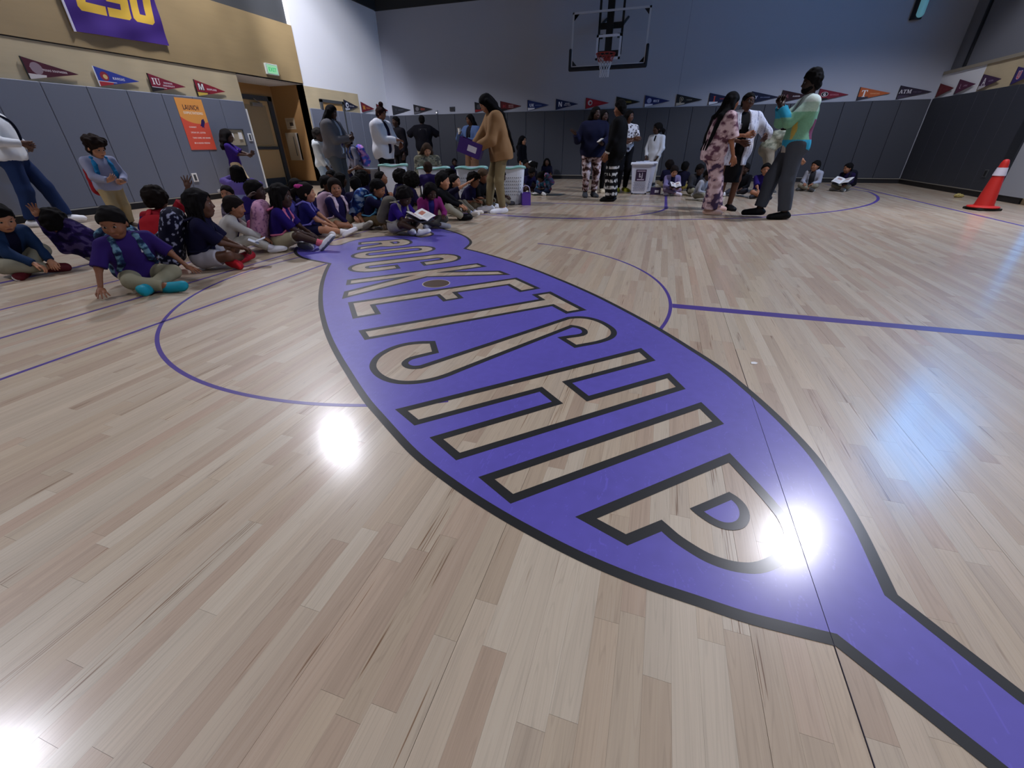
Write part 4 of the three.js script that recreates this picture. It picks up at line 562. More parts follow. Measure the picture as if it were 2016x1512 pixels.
F.a6 = kid({ label: 'girl with a white hair clip and grey jacket turning her head left', at: [-5.3, 4.42], face: 60, H: 0.98, skin: SK.t, hair: ['short', '#140e0d', { line: -0.02 }], hp: -0.05, hy: -1.5, lean: 0.2, top: { color: PAT.camo(['#6d6880', '#8d86a6', '#5a5568'], 16), sleeve: 0.97, name: 'jacket' }, pants: { color: '#8f949f' }, legs: 'up', footL: [0.07, 0.045, 0.36], footR: [-0.03, 0.045, 0.34], shoes: { color: '#cfcfcb' } });
F.a8 = kid({ label: 'small child kneeling with back turned, lilac sweater over a pale blue skirt', at: [-5.62, 5.02], face: 172, pose: 'kneel', H: 1.0, w: 1.2, skin: SK.d, hair: ['braids', '#0b0807', { len: 0.03, n: 13, r: 0.08 }], hp: 0.05, hy: 0.3, lean: 0.05, handL: [0.1, 0.6, 0.16], handR: [-0.1, 0.56, 0.16], top: { color: PAT.two('#7a68b8', '#a4aedb', 0.38), sleeve: 0.97, t: 0.02, hem: 0.16, flare: 1.2, name: 'sweater_dress' }, shoes: { color: '#777' } });
F.a9 = kid({ label: 'child in a bulky purple jacket hidden behind the child with the pink backpack', at: [-4.42, 4.0], face: 75, H: 1.16, skin: SK.d, hair: ['short', '#0a0707'], lean: 0.2, handR: [-0.2, 0.42, 0.05], top: { color: '#2b1a62', sleeve: 0.98, t: 0.02, name: 'jacket' }, pants: { color: KHAKI }, shoes: { color: '#444' } });
// ---- the crowd behind the front row
const crowd = [
  ['a11', [-4.79, 5.01], 60, 'b', 'boy with close cropped hair looking down behind the child with the pink backpack', { hp: 0.25 }],
  ['a12', [-4.5, 4.95], 20, 'm', 'small child peeking out between two boys behind the pink bow', { H: 1.02, hp: 0.1 }],
  ['a14', [-4.68, 5.5], 55, 'b', 'boy with short dark hair behind the girl with the pink bow', { H: 1.1, hp: 0.2 }],
  ['a15', [-4.12, 5.55], 175, 'd', 'child with round black hair seen from behind, left of the girl facing the camera', { hair: ['crop', '#070606'] }],
  ['a17', [-5.2, 6.5], -30, 'b', 'child sitting tall with cropped hair in front of the grey woman', { H: 1.14, hair: ['crop', '#0b0807'], top: '#57575f' }],
  ['a18', [-4.56, 6.3], 160, 'd', 'child with a mass of black hair seen from behind near the white tote', { hair: ['afro', '#070606'] }],
  ['a18b', [-4.98, 6.2], 100, 'd', 'dark haired child in navy at the shadowed heart of the crowd', { hair: ['braids', '#080606', { len: 0.05, n: 13, r: 0.07 }] }],
  ['a23', [-4.55, 6.75], 80, 't', 'child tilting the head back and looking up to the right', { hp: -0.35, hair: ['short', '#0b0808'] }],
  ['a24', [-5.11, 7.68], 60, 'l', 'boy with black hair sitting beside the clear tote', { H: 1.2, hair: ['short', '#070606', { line: -0.08 }] }],
  ['a25', [-3.74, 6.25], 120, 'd', 'child with a big dark afro bowing the head', { hair: ['afro', '#090706'], hp: 0.35 }],
  ['a26', [-4.28, 6.88], 110, 'd', 'child with wide curly black hair in front of the first white bin', { hair: ['afro', '#0c0908'] }],
  ['a30', [-3.6, 7.12], 85, 'd', 'child with black hair behind the boy in the black sweatshirt', { hair: ['short', '#070606'] }],
  ['a31', [-3.4, 6.95], 82, 't', 'girl with smooth black hair in navy holding an open magazine', { hair: ['long', '#080607', { len: 0.1 }], H: 1.14 }],
  ['a33', [-3.05, 6.95], 70, 'm', 'child with curly hair bending forward between the readers', { hair: ['curly', '#0e0908'], hp: 0.3, lean: 0.4 }],
  ['a34', [-2.98, 7.3], 66, 'm', 'boy with sandy cropped hair in a black shirt looking at a book near the bins', { hair: ['crop', '#4a3a2c'], H: 1.14, top: '#0c0b10', hp: 0.3, pants: '#8b8672', shoes: { color: '#e2e2e4' } }],
  ['a35', [-2.82, 7.75], 75, 'd', 'child sitting against the last bin with a big grey backpack on', { H: 1.06, hp: 0.3 }],
  ['f1', [-7.1, 14.05], 0, 'd', 'child sitting at the far wall, left of three dark heads', {}],
  ['f2', [-6.35, 13.75], 10, 'd', 'child sitting at the far wall, middle of three dark heads', {}],
  ['f3', [-5.75, 13.75], 350, 'd', 'child sitting at the far wall, right of three dark heads', {}],
];
for (const [k, at, face, sk, label, o] of crowd) {
  const { top, pants, ...r } = o; F[k] = kid({ label, at, face, skin: SK[sk], lean: 0.25, top: { color: top || (['a14', 'a18b', 'a31'].includes(k) ? '#131133' : '#1d1640'), sleeve: 0.5, cuff: 0.01, collar: 1, name: 'polo_shirt' }, pants: { color: pants || '#8a8069' }, shoes: { color: '#3c3a40' }, ...r });
}
F.a32 = kid({ label: 'child in dark clothes stretching one arm out to the woman in tan', at: [-3.1, 6.45], face: 72, H: 1.06, skin: SK.l, hair: ['short', '#0c0909'], hp: -0.1, lean: 0.3, handR: [-0.06, 0.5, 0.42], gripR: { dir: [0, 0.4, 1], palm: [0, 1, -0.3], curl: 0.3 }, top: { color: '#17132f', sleeve: 0.45, collar: 1, name: 'polo_shirt' }, pants: { color: '#7b7567' }, socks: { color: '#9fa2b8', h: 0.4 }, legs: 'up', footL: [0.05, 0.045, 0.36], footR: [-0.08, 0.045, 0.34], shoes: { color: '#d7cfc8' } });
F.a19 = kid({ label: 'child with both hands clasped behind the head, brown elbows wide, near the clear tote', at: [-5.35, 7.4], face: 170, H: 1.18, skin: SK.b, hair: ['crop', '#0c0908'], lean: 0.1, handL: [0.03, 0.52, -0.07], handR: [-0.03, 0.52, -0.07], gripL: { dir: [-1, 0.1, 0], palm: [0, 0, 1], curl: 0.3 }, gripR: { dir: [1, 0.1, 0], palm: [0, 0, 1], curl: 0.3 }, poleL: [1, 0.2, 0.2], poleR: [-1, 0.2, 0.2], top: { color: '#181436', sleeve: 0.42 }, pants: { color: KHAKI }, shoes: { color: '#444' } });
F.a27 = kid({ label: 'boy with brown hair and a purple shirt seen from behind, kneeling between two bins', at: [-3.72, 7.0], face: 175, pose: 'kneel', H: 0.98, skin: SK.l, hair: ['short', '#2a1b14'], hp: 0.15, lean: 0.1, handL: [0.1, 0.4, 0.2], handR: [-0.1, 0.4, 0.2], top: { color: '#30205c', sleeve: 0.5, cuff: 0.012, name: 'polo_shirt' }, pants: { color: '#8a8069' }, shoes: { color: '#333' } });
// ---- children along the far wall and around the white bins
F.b1 = kid({ label: 'dark haired child by the far wall, just right of the woman in tan', at: [-3.72, 12.7], face: 30, skin: SK.b, hair: ['short', '#090707'], hp: 0.2, top: { color: '#15122e', sleeve: 0.98 }, pants: { color: '#2a2632' }, shoes: { color: '#444' } });
F.b2 = kid({ label: 'girl with a white clip in black hair behind the child reading on the floor', at: [-3.08, 11.5], face: 300, skin: SK.d, hair: ['pony', '#070606', { hi: 0.3 }], hp: 0.2, top: { color: '#12101f', sleeve: 0.98 }, pants: { color: '#222' }, shoes: { color: '#c9c9c9' } });
F.b3 = kid({ label: 'child in purple bent over an open floor book, right of the woman in tan', at: [-2.92, 10.15], face: 40, H: 1.02, skin: SK.d, hair: ['short', '#0a0707'], hp: 0.6, lean: 0.45, handL: [0.14, 0.1, 0.26], handR: [-0.12, 0.1, 0.26], top: { color: '#1c1540', sleeve: 0.45 }, pants: { color: '#3a2030', len: 0.4 }, shoes: { color: '#d6d2cc' } });
F.b4 = kid({ label: 'child bent forward with a pink and turquoise jacket beside the floor reader', at: [-2.38, 9.85], face: 330, H: 0.98, skin: SK.d, hair: ['pony', '#080606', { hi: 0.2 }], hp: 0.7, lean: 0.7, top: { color: PAT.camo(['#8a4a62', '#5f86ad', '#2f6f8e'], 9), sleeve: 0.97, name: 'jacket' }, pants: { color: '#25304a' }, shoes: { color: '#bbb' } });
F.b5 = kid({ label: 'girl with long black hair in navy sitting alone against the far wall', at: [-3.45, 14.3], face: 0, H: 1.06, skin: SK.b, hair: ['long', '#090707', { len: 0.08 }], top: { color: '#15142f', sleeve: 0.6 }, pants: { color: '#6b4a3a', len: 0.4 }, shoes: { color: '#cfc6bf' } });
F.c1 = kid({ label: 'girl in a lavender jacket reading a booklet beside the white laundry bin', at: [0.2, 10.4], face: 18, H: 1.04, skin: SK.l, hair: ['pony', '#17100f', { hi: 0.3, len: 0.06 }], hp: 0.42, hy: -0.1, lean: 0.3, handL: [0.08, 0.16, 0.26], handR: [-0.07, 0.16, 0.26], top: { color: '#171436', sleeve: 0.3 }, coat: { color: '#8f86b5', open: 0.05, t: 0.016, name: 'jacket' }, pants: { color: '#a08aa8' }, shoes: { color: '#d9cbd6' } });
F.c2 = kid({ label: 'child with a high bun half hidden behind the girl in lavender', at: [0.17, 12.0], face: 200, skin: SK.d, hair: ['curly', '#120c0b'], top: { color: '#131130', sleeve: 0.9 }, pants: { color: KHAKI }, shoes: { color: '#333' } });
F.c3 = kid({ label: 'child in navy turned away between the lavender girl and the floral woman', at: [0.44, 11.4], face: 150, skin: SK.d, hair: ['short', '#080606'], top: { color: '#14122c', sleeve: 0.9 }, pants: { color: '#a39049' }, shoes: { color: '#333' } });
F.c4 = kid({ label: 'child in a dark grey jacket sitting left of the floral woman', at: [0.66, 10.4], face: 40, H: 1.08, skin: SK.d, hair: ['crop', '#0b0807'], hp: 0.3, top: { color: '#15131f', sleeve: 0.4 }, coat: { color: '#3a3b3f', open: 0.05, name: 'jacket' }, pants: { color: '#9c9880' }, shoes: { color: '#555' } });
F.c5 = kid({ label: 'child in a white sweatshirt partly behind the floral trousers', at: [0.72, 9.55], face: 60, H: 1.0, skin: SK.d, hair: ['short', '#0a0707'], hp: 0.3, lean: 0.35, top: { color: '#b9bcc8', sleeve: 0.97, name: 'sweatshirt' }, pants: { color: '#a9a594' }, shoes: { color: '#666' } });
F.c6 = kid({ label: 'child in black leaning between the jersey woman and the boy in purple, leg stretched out', at: [1.62, 10.55], face: 340, H: 1.08, skin: SK.d, hair: ['short', '#080606'], hp: 0.15, lean: 0.1, legs: 'mix', footR: [-0.16, 0.05, 0.4], kneeL: [1, 0.3, 0.2], kneeR: [-0.5, 0.6, 0.2], top: { color: '#0d0c12', sleeve: 0.97 }, pants: { color: '#3a3c44' }, socks: { color: '#d6d6d6' }, shoes: { color: '#bfbfc4' } });
F.c7 = kid({ label: 'boy in a purple polo sitting cross legged between the adults on the right', at: [1.9, 10.2], face: 10, H: 1.12, skin: SK.t, hair: ['short', '#0a0807'], hp: 0.05, hy: -0.1, lean: 0.25, handL: [0.02, 0.1, 0.24], handR: [-0.04, 0.1, 0.24], top: { color: '#2b1a6e', sleeve: 0.48, cuff: 0.012, collar: 1, name: 'polo_shirt' }, pants: { color: '#8a7f6a', len: 0.42 }, shoes: { color: '#25252a' } });
F.c8 = kid({ label: 'boy in a pale lilac hoodie over grey sitting right of the tall man', at: [3.25, 12.0], face: 345, H: 1.1, skin: SK.t, hair: ['short', '#0a0807'], hp: 0.0, hy: -0.4, top: { color: '#3b3b40', sleeve: 0.4 }, coat: { color: '#b4b6c4', open: 0.06, hood: 1, name: 'hoodie' }, pants: { color: '#98937f' }, shoes: { color: '#444' } });
F.c9 = kid({ label: 'child in dark purple reading alone in front of the far wall on the right', at: [3.98, 12.2], face: 335, H: 1.02, skin: SK.t, hair: ['short', '#080606'], hp: 0.2, hy: -0.5, lean: 0.3, handL: [0.12, 0.14, 0.26], handR: [0.0, 0.2, 0.26], top: { color: '#20163f', sleeve: 0.97, name: 'jacket' }, pants: { color: '#a39d88' }, shoes: { color: '#c9c5bd' } });
// ---- standing children
F.B = figure({ label: 'curly haired boy standing by the left wall in a grey sweatshirt and khaki trousers', at: [-7.02, 4.22], face: 22, H: 1.16, c: 1, w: 1.06, skin: SK.l, hair: ['flop', '#1b110d'], hp: 0.35, hy: 0.25, lean: 0.04, handR: [-0.05, 0.52, 0.17], handL: [0.1, 0.5, 0.14], gripR: { dir: [0.6, 0.5, 0.4], palm: [0, 0.2, -1], curl: 0.35, spread: 0.4 }, gripL: { dir: [-0.8, 0.1, 0.3], palm: [0, 0, -1], curl: 0.9 }, top: { color: '#8f93ab', sleeve: 0.97, t: 0.02, hem: 0.05, collar: 1, name: 'sweatshirt' }, pants: { color: '#a3906a', t: 0.016, len: 0.95 }, shoes: { color: '#4b4038' } });
F.C = figure({ label: 'girl in a purple polo and khaki trousers leaning back against the left wall pads', at: [-8.72, 7.82], face: 78, H: 1.36, c: 0.8, w: 1, skin: SK.d, hair: ['long', '#0a0707', { len: 0.03 }], hp: 0.05, lean: -0.1, handR: [0.0, 0.6, 0.2], handL: [0.06, 0.6, 0.24], gripL: { dir: [0, 0.8, 0.5], curl: 0.5 }, top: { color: '#2a1660', sleeve: 0.5, cuff: 0.01, hem: 0.03, collar: 1, name: 'polo_shirt' }, pants: { color: '#b9a88a', t: 0.01 }, shoes: { color: '#2a2a2e' }, footL: [0.05, 0.042, 0.1], footR: [-0.05, 0.042, 0.06] });
F.D2 = figure({ label: 'child in a white sweatshirt and pale blue trousers standing behind the woman in grey', at: [-6.75, 8.15], face: 60, H: 1.36, c: 0.8, skin: SK.d, hair: ['short', '#2a2725'], hp: 0.1, top: { color: '#ccd2d4', sleeve: 0.97, t: 0.016, hem: 0.04, hood: 1, name: 'sweatshirt' }, pants: { color: '#a9bccb', t: 0.012 }, handL: [0.02, 0.42, 0.16], handR: [-0.1, 0.42, 0.12], shoes: { color: '#9aa' } });
F.D3 = figure({ label: 'child in a grey hoodie bending forward in front of the grey woman, bright backpack on', at: [-6.8, 9.35], face: 290, H: 1.26, c: 0.9, skin: SK.d, hair: ['short', '#0a0707'], hp: 0.35, lean: 0.2, top: { color: '#6b6a78', sleeve: 0.97, t: 0.014, hem: 0.04, name: 'hoodie' }, pants: { color: '#4a4a52' }, shoes: { color: '#333' } });
F.J = figure({ label: 'child in a black hooded jacket and white trousers standing at the far wall', at: [-4.02, 13.5], face: 60, H: 1.25, c: 0.9, skin: SK.l, hair: ['long', '#070607', { len: 0.05 }], top: { color: '#0c0b12', sleeve: 0.97, t: 0.02, hem: 0.08, hood: 1, name: 'jacket' }, pants: { color: '#c9c8c6' }, shoes: { color: '#ddd' } });
F.M = figure({ label: 'girl in a white cardigan and pale trousers, hands in pockets, behind the hampers', at: [-0.25, 12.6], face: 330, H: 1.46, c: 0.6, w: 0.95, skin: SK.d, hair: ['pony', '#0a0707', { hi: 0.0, len: 0.08 }], hy: -0.5, handL: [0.11, 0.46, 0.08], handR: [-0.11, 0.46, 0.08], poleL: [1, -0.1, -0.5], poleR: [-1, -0.1, -0.5], top: { color: '#14121a', sleeve: 0.3 }, coat: { color: '#c3c8d2', open: 0.025, t: 0.014, hem: 0.1, name: 'cardigan' }, pants: { color: '#b5b0a6' }, shoes: { color: '#4a4444' } });
// ---- adults
F.A = adult({ label: 'adult cut off by the left edge, white shirt and blue jeans', at: [-8.42, 4.06], face: 70, skin: SK.b, hair: ['short', HAIR], handL: [0.1, 0.6, 0.1], handR: [-0.1, 0.62, 0.14], poleL: [1, -0.2, -0.6], top: { color: '#cfd2d6', sleeve: 0.97, t: 0.016, hem: 0.03, name: 'shirt' }, pants: { color: '#1c2d52', t: 0.012, flare: 0.012 }, shoes: { color: '#e6e6e8', sole: '#f0f0f0' }, footL: [0.05, 0.042, 0.14], footR: [-0.06, 0.042, -0.06] });
F.D = adult({ label: 'woman with long black braids in a dark grey zip hoodie, purple lanyard, left wall', at: [-6.15, 7.85], face: 62, H: 1.66, w: 1.28, skin: SK.d, hair: ['long', '#0a0809', { len: 0.08, front: 1 }], hp: 0.28, lean: 0.05, bust: 0.05, handR: [0.0, 0.66, 0.2], handL: [0.05, 0.67, 0.21], gripR: { dir: [0.5, 0.4, 0.5], palm: [0, 1, 0], curl: 0.7 }, top: { color: '#b9b8bd', sleeve: 0.3 }, coat: { color: '#5f5d60', open: 0.035, t: 0.02, hem: 0.07, hood: 1, name: 'hoodie' }, pants: { color: '#4c4f52', t: 0.016, flare: 0.01 }, shoes: { color: '#222' } });
F.E = adult({ label: 'woman with a high bun in a white zip hoodie over black, looking at her wrist', at: [-5.5, 8.55], face: 55, H: 1.66, w: 1.26, skin: SK.m, hair: ['bun', '#2a1614'], hp: 0.3, bust: 0.045, handR: [0.0, 0.64, 0.2], handL: [0.08, 0.6, 0.2], gripR: { dir: [0.9, 0.0, 0.4], palm: [0, -1, 0], curl: 0.4 }, gripL: { dir: [-0.4, -0.6, 0.4], curl: 0.5 }, top: { color: '#171327', sleeve: 0.3 }, coat: { color: '#d6d6dc', open: 0.04, t: 0.022, hem: 0.09, hood: 1, name: 'hoodie' }, pants: { color: '#0d0c10', t: 0.012 }, shoes: { color: '#111' } });
F.Fp = adult({ label: 'person in black clothes in the shadow right of the woman in white', at: [-6.35, 10.6], face: 300, H: 1.6, w: 1.15, skin: SK.d, hair: ['crop', '#080606'], top: { color: '#0e0c14', sleeve: 0.9, t: 0.016, hem: 0.06 }, pants: { color: '#0c0b10' }, shoes: { color: '#222' } });
F.G = adult({ label: 'man seen from behind at the far wall, black shirt with white print', at: [-7.0, 13.1], face: 178, H: 1.76, w: 1.22, skin: SK.d, hair: ['crop', '#0a0706'], handL: [0.12, 0.74, 0.12], handR: [-0.12, 0.74, 0.12], poleL: [1, -0.4, -0.3], poleR: [-1, -0.4, -0.3], top: { color: '#0a0a12', sleeve: 0.5, t: 0.018, hem: 0.07, cuff: 0.02, name: 't_shirt' }, pants: { color: '#a59b84', t: 0.016 }, shoes: { color: '#333' } });
F.Hw = adult({ label: 'woman in a denim jacket holding a white cup, brown trousers, behind the woman in tan', at: [-4.7, 11.35], face: 320, H: 1.64, w: 1.18, skin: SK.b, hair: ['long', '#0a0808', { len: 0.08 }], hp: 0.15, hy: -0.3, handR: [-0.1, 0.74, 0.18], handL: [0.05, 0.66, 0.17], gripR: { curl: 0.9 }, top: { color: '#12111a', sleeve: 0.3, hem: 0.08 }, coat: { color: '#4b5f86', open: 0.05, t: 0.016, name: 'jacket', hem: 0.02 }, pants: { color: '#6a4f3c', t: 0.014, flare: 0.02 }, shoes: { color: '#333' } });
F.I = adult({ label: 'woman with very long black hair in a tan sweatshirt leaning toward seated children', at: [-2.44, 6.92], face: 282, H: 1.66, w: 1.06, shift: [0, -0.02], skin: SK.l, hair: ['long', '#08070a', { len: 0.3, front: 1 }], hp: 0.6, lean: 0.24, handR: [0.02, 0.42, 0.34], handL: [0.04, 0.56, 0.2], gripR: { dir: [0, -0.8, 0.5], palm: [0.4, 0, -1], curl: 0.4 }, gripL: { dir: [-0.6, 0.1, 0.6], palm: [0, 1, 0], curl: 0.9 }, poleL: [0.7, -0.6, -0.6], poleR: [-0.6, -0.4, -0.6], top: { color: '#8f6e4c', sleeve: 0.95, t: 0.026, hem: 0.07, st: 1.05, flare: 1.12, name: 'sweatshirt' }, pants: { color: '#7c6e50', t: 0.008 }, shoes: { color: '#e0e0e6', sole: '#ececee' }, footL: [0.05, 0.042, -0.02], footR: [-0.04, 0.042, 0.1], toes: [[0.1, -0.06, 1], [-0.1, -0.06, 1]] });
F.K = adult({ label: 'woman in a navy pullover and camouflage trousers gesturing with an open hand', at: [-1.39, 9.6], face: 15, H: 1.6, w: 1.3, skin: SK.d, hair: ['long', '#0a0808', { len: 0.04 }], hp: 0.02, hy: 0.35, bust: 0.05, handR: [-0.26, 0.71, 0.12], handL: [0.06, 0.6, 0.2], gripR: { dir: [-0.7, 0.4, 0.5], palm: [0, 1, 0.1], curl: 0.2, spread: 0.5 }, gripL: { dir: [-0.5, 0.1, 0.6], palm: [0, 1, 0], curl: 0.8 }, poleR: [-0.2, -1, -0.3], poleL: [1, -0.4, -0.3], top: { color: '#11142e', sleeve: 0.97, t: 0.018, hem: 0.07, collar: 1, name: 'pullover' }, pants: { color: PAT.camo(['#35201d', '#8c6f6b', '#c9bcc0'], 11), t: 0.014, len: 0.93 }, shoes: { color: '#3a3c40', sole: '#33353a', top: 0.05 } });
F.K2 = adult({ label: 'person in dark clothes with a yellow strap bag standing right behind the camouflage trousers', at: [-1.34, 10.5], face: 20, H: 1.6, w: 1, skin: SK.d, hair: ['braids', '#0a0808', { len: 0.1, n: 13, r: 0.05 }], hy: 0.2, top: { color: '#1a1a22', sleeve: 0.97, hem: 0.05 }, pants: { color: '#0c0c10' }, shoes: { color: '#d6ccb6', sole: '#e4decd' } });
F.L = adult({ label: 'woman in black with white blouse edges and patterned wide trousers, side view', at: [-0.86, 8.95], face: 262, H: 1.62, w: 1.18, skin: SK.m, hair: ['tall', '#080607'], hp: -0.02, lean: -0.02, handL: [0.13, 0.44, 0.1], handR: [-0.05, 0.46, 0.14], top: { color: '#cfccc6', sleeve: 0.96, hem: 0.055, t: 0.012, name: 'blouse' }, coat: { color: '#08080b', t: 0.02, hem: 0.02, open: 0.02, sleeve: 0.9, name: 'vest' }, pants: { color: (() => { const f = PAT.bands('#b8b6b2', '#0b0a0c', 9), k = lin('#0a0a0c'); return (x, y, z) => y > 0.62 ? k : f(x, y, z); })(), t: 0.02, flare: 0.022, len: 0.99 }, shoes: { color: '#0a0a0c', sole: '#0a0a0c' } });
F.L2 = adult({ label: 'person with crossed arms and yellow shoes behind the woman in black', at: [-0.86, 10.95], face: 20, H: 1.6, w: 1.05, skin: SK.b, hair: ['long', '#0a0707', { len: 0.06 }], hy: 0.5, handR: [0.06, 0.66, 0.16], handL: [0.0, 0.63, 0.17], poleL: [1, -0.5, 0], top: { color: PAT.dots('#c9c9cf', '#3a3340', 28, 0.2), sleeve: 0.5 }, pants: { color: '#0d0d12', t: 0.012 }, shoes: { color: '#8a8a22', sole: '#a8a83a' } });
F.Nw = adult({ label: 'woman with very long black hair in mauve floral shirt and matching wide trousers', at: [0.78, 7.6], face: 112, H: 1.6, w: 1.06, skin: SK.t, hair: ['long', '#08070a', { len: 0.26 }], hp: 0.05, hy: 0.15, lean: 0.14, shift: [0, -0.06], handR: [-0.1, 0.42, 0.1], handL: [0.02, 0.66, 0.2], gripL: { dir: [0, 0.3, 1], curl: 0.8 }, top: { color: PAT.camo(['#5f3f4e', '#a58a90', '#c9b0b4'], 9), sleeve: 0.5, t: 0.022, hem: 0.07, cuff: 0.02, name: 'shirt' }, pants: { color: PAT.camo(['#43324a', '#a08489', '#c4abb0'], 8), t: 0.016, flare: 0.03, len: 0.985 }, shoes: { color: '#c2a094', sole: '#c8aca0' }, footL: [0.06, 0.042, 0.08], footR: [-0.05, 0.042, -0.02] });
F.O = adult({ label: 'smiling woman with glasses in a white striped jersey over a black dress', at: [1.04, 8.15], face: 18, H: 1.62, w: 1.18, skin: SK.b, hair: ['crop', '#0c0908'], hp: 0.0, hy: 0.25, hr: -0.1, bust: 0.045, handL: [0.17, 0.62, 0.14], handR: [-0.02, 0.6, 0.16], gripL: { dir: [0.2, 0.4, 1], curl: 0.4 }, poleL: [1, -0.6, -0.3], top: { color: '#09090b', sleeve: 0.2, hem: 0.1 }, skirt: { color: '#09090b', len: 0.27, r: 0.1 }, coat: { color: (() => { const a = lin('#c9ccda'), b = lin('#6d7090'); return (x, y) => Math.abs(((x + 5) * 22) % 1 - 0.5) > 0.455 ? b : a; })(), open: 0.05, t: 0.022, hem: 0.12, sleeve: 0.55, cuff: 0.015, name: 'jersey' }, shoes: { color: '#08080a', sole: '#0c0c0e' } });
F.Pp = adult({ label: 'person in pale green camouflage top and beige trousers bent double behind tall man', at: [2.18, 11.1], face: 95, H: 1.62, w: 1.15, skin: SK.l, hair: ['long', '#1a1210', { len: 0.1 }], hp: 0.5, lean: 1.05, shift: [0, -0.1], handR: [-0.08, 0.32, 0.36], handL: [0.08, 0.34, 0.36], top: { color: PAT.camo(['#6f7466', '#8a8d7c', '#a2a494'], 12), sleeve: 0.5, t: 0.016, hem: 0.03, name: 't_shirt' }, pants: { color: '#8d8577', t: 0.016, flare: 0.012 }, shoes: { color: '#444' } });
F.Q = adult({ label: 'tall bearded man in a pastel colour block cardigan, hands clasped at his chin', at: [1.66, 7.38], face: 285, H: 1.76, w: 1.0, skin: '#2f1d16', hair: ['tall', '#080607'], hp: 0.05, lean: -0.03, handR: [-0.01, 0.79, 0.17], handL: [0.03, 0.78, 0.17], gripR: { dir: [0.3, 0.9, 0.1], palm: [0.9, 0, 0.2], curl: 0.8 }, gripL: { dir: [-0.3, 0.9, 0.1], palm: [-0.9, 0, 0.2], curl: 0.9 }, poleR: [-0.5, -1, 0.1], poleL: [0.5, -1, 0.1], top: { color: '#a8a49c', sleeve: 0.2, hem: 0.05 }, coat: { color: (() => { const bl = lin('#2f93b5'), gr = lin('#6f9f84'), ye = lin('#b39a4e'), pu = lin('#6c3e58'), wh = lin('#c3d2cc'); return (x, y, z) => { const n = noise.noise(x * 60, y * 60, z * 60) * 0.12 + 1, m = k => k.map(v => v * n); if (y < 0.99) return bl; if (z > 0.2 && y > 1.24) return bl; if (y > 1.4 && z < 0.12) return m(wh); if (Math.abs(x) > 0.165 || z > 0.12) return m(y > 1.3 ? wh.map((v, i) => (v + gr[i]) / 2) : gr); if (y > 1.22) return m(z < -0.02 ? gr : wh); return m(z < -0.02 ? pu : ye); }; })(), open: 0.03, t: 0.015, hem: 0.035, cuff: 0.004, sleeve: 0.93, name: 'cardigan' }, pants: { color: '#3f434c', t: 0.016, flare: 0.006, len: 0.95 }, shoes: { color: '#060608', sole: '#0a0a0c', top: 0.012 }, footL: [0.05, 0.042, -0.05], footR: [-0.06, 0.042, 0.12] });
F.a28 = adult({ label: 'woman with brown hair in a grey camouflage jacket crouching behind the boy in purple', at: [-4.35, 8.15], face: 10, pose: 'kneel', H: 1.5, py: 0.36, w: 1.1, skin: SK.l, hair: ['long', '#3a2c22', { len: 0.1 }], hp: 0.5, lean: 0.35, handL: [0.06, 0.3, 0.25], handR: [-0.06, 0.3, 0.25], top: { color: PAT.camo(['#4a4a44', '#7b7868', '#62604f'], 12), sleeve: 0.97, t: 0.018, name: 'jacket' }, pants: { color: '#3a3a3a' }, shoes: { color: '#444' } });
// ------------------------------------------------------------------ things on the walls
function pennant(wall, pos, base, tip, label, draw, o = {}) {
  // pos: depth (side walls) or x (far wall) of the mast edge; y0 bottom, y1 top of that edge; the tip points along +depth / +x
  const len = o.len || 0.66, h = 0.265, n = 10, P = [], U = [], I = [], th = 0.006;
  for (let s = 0; s < 2; s++) for (let i = 0; i <= n; i++) { const t = i / n, hw = h / 2 * (1 - t) + 0.002, x = t * len, z = (s ? 0 : th) + Math.sin(t * 7 + pos * 3) * 0.006 * t + 0.006, yc = (o.droop || -0.01) * t; for (const q of [1, -1]) { P.push(x, yc + q * hw, z); U.push(t, 0.5 + q * hw / h); } }
  const m = (n + 1) * 2; for (let i = 0; i < n; i++) { const a = i * 2; I.push(a, a + 1, a + 3, a, a + 3, a + 2, m + a, m + a + 3, m + a + 1, m + a, m + a + 2, m + a + 3, a, a + 2, m + a + 2, a, m + a + 2, m + a, a + 1, m + a + 1, m + a + 3, a + 1, m + a + 3, a + 3); } I.push(0, m, m + 1, 0, m + 1, 1);
  const g = new THREE.BufferGeometry(); g.setAttribute('position', new THREE.Float32BufferAttribute(P, 3)); g.setAttribute('uv', new THREE.Float32BufferAttribute(U, 2)); g.setIndex(I); const gg = g.toNonIndexed(); gg.computeVertexNormals();
  const y = 1.992, p = wall === 'left' ? W(XL + 0.015, y, pos) : wall === 'right' ? W(XR - 0.015, y, pos) : W(pos, y, ZB - 0.012), turn = wall === 'left' ? Math.PI / 2 : wall === 'right' ? -Math.PI / 2 : 0;
  const t = thing('pennant', label, 'pennant', p, turn, 'felt pennants along the walls');
  mesh('felt_triangle', gg, std(0xffffff, 0.9, { map: canvas(256, 104, draw) }), t);
  mesh('mast_edge', box(0.014, h + 0.006, 0.012, -0.005, 0, 0.008), std(o.edge || 0x111114, 0.8), t);
}
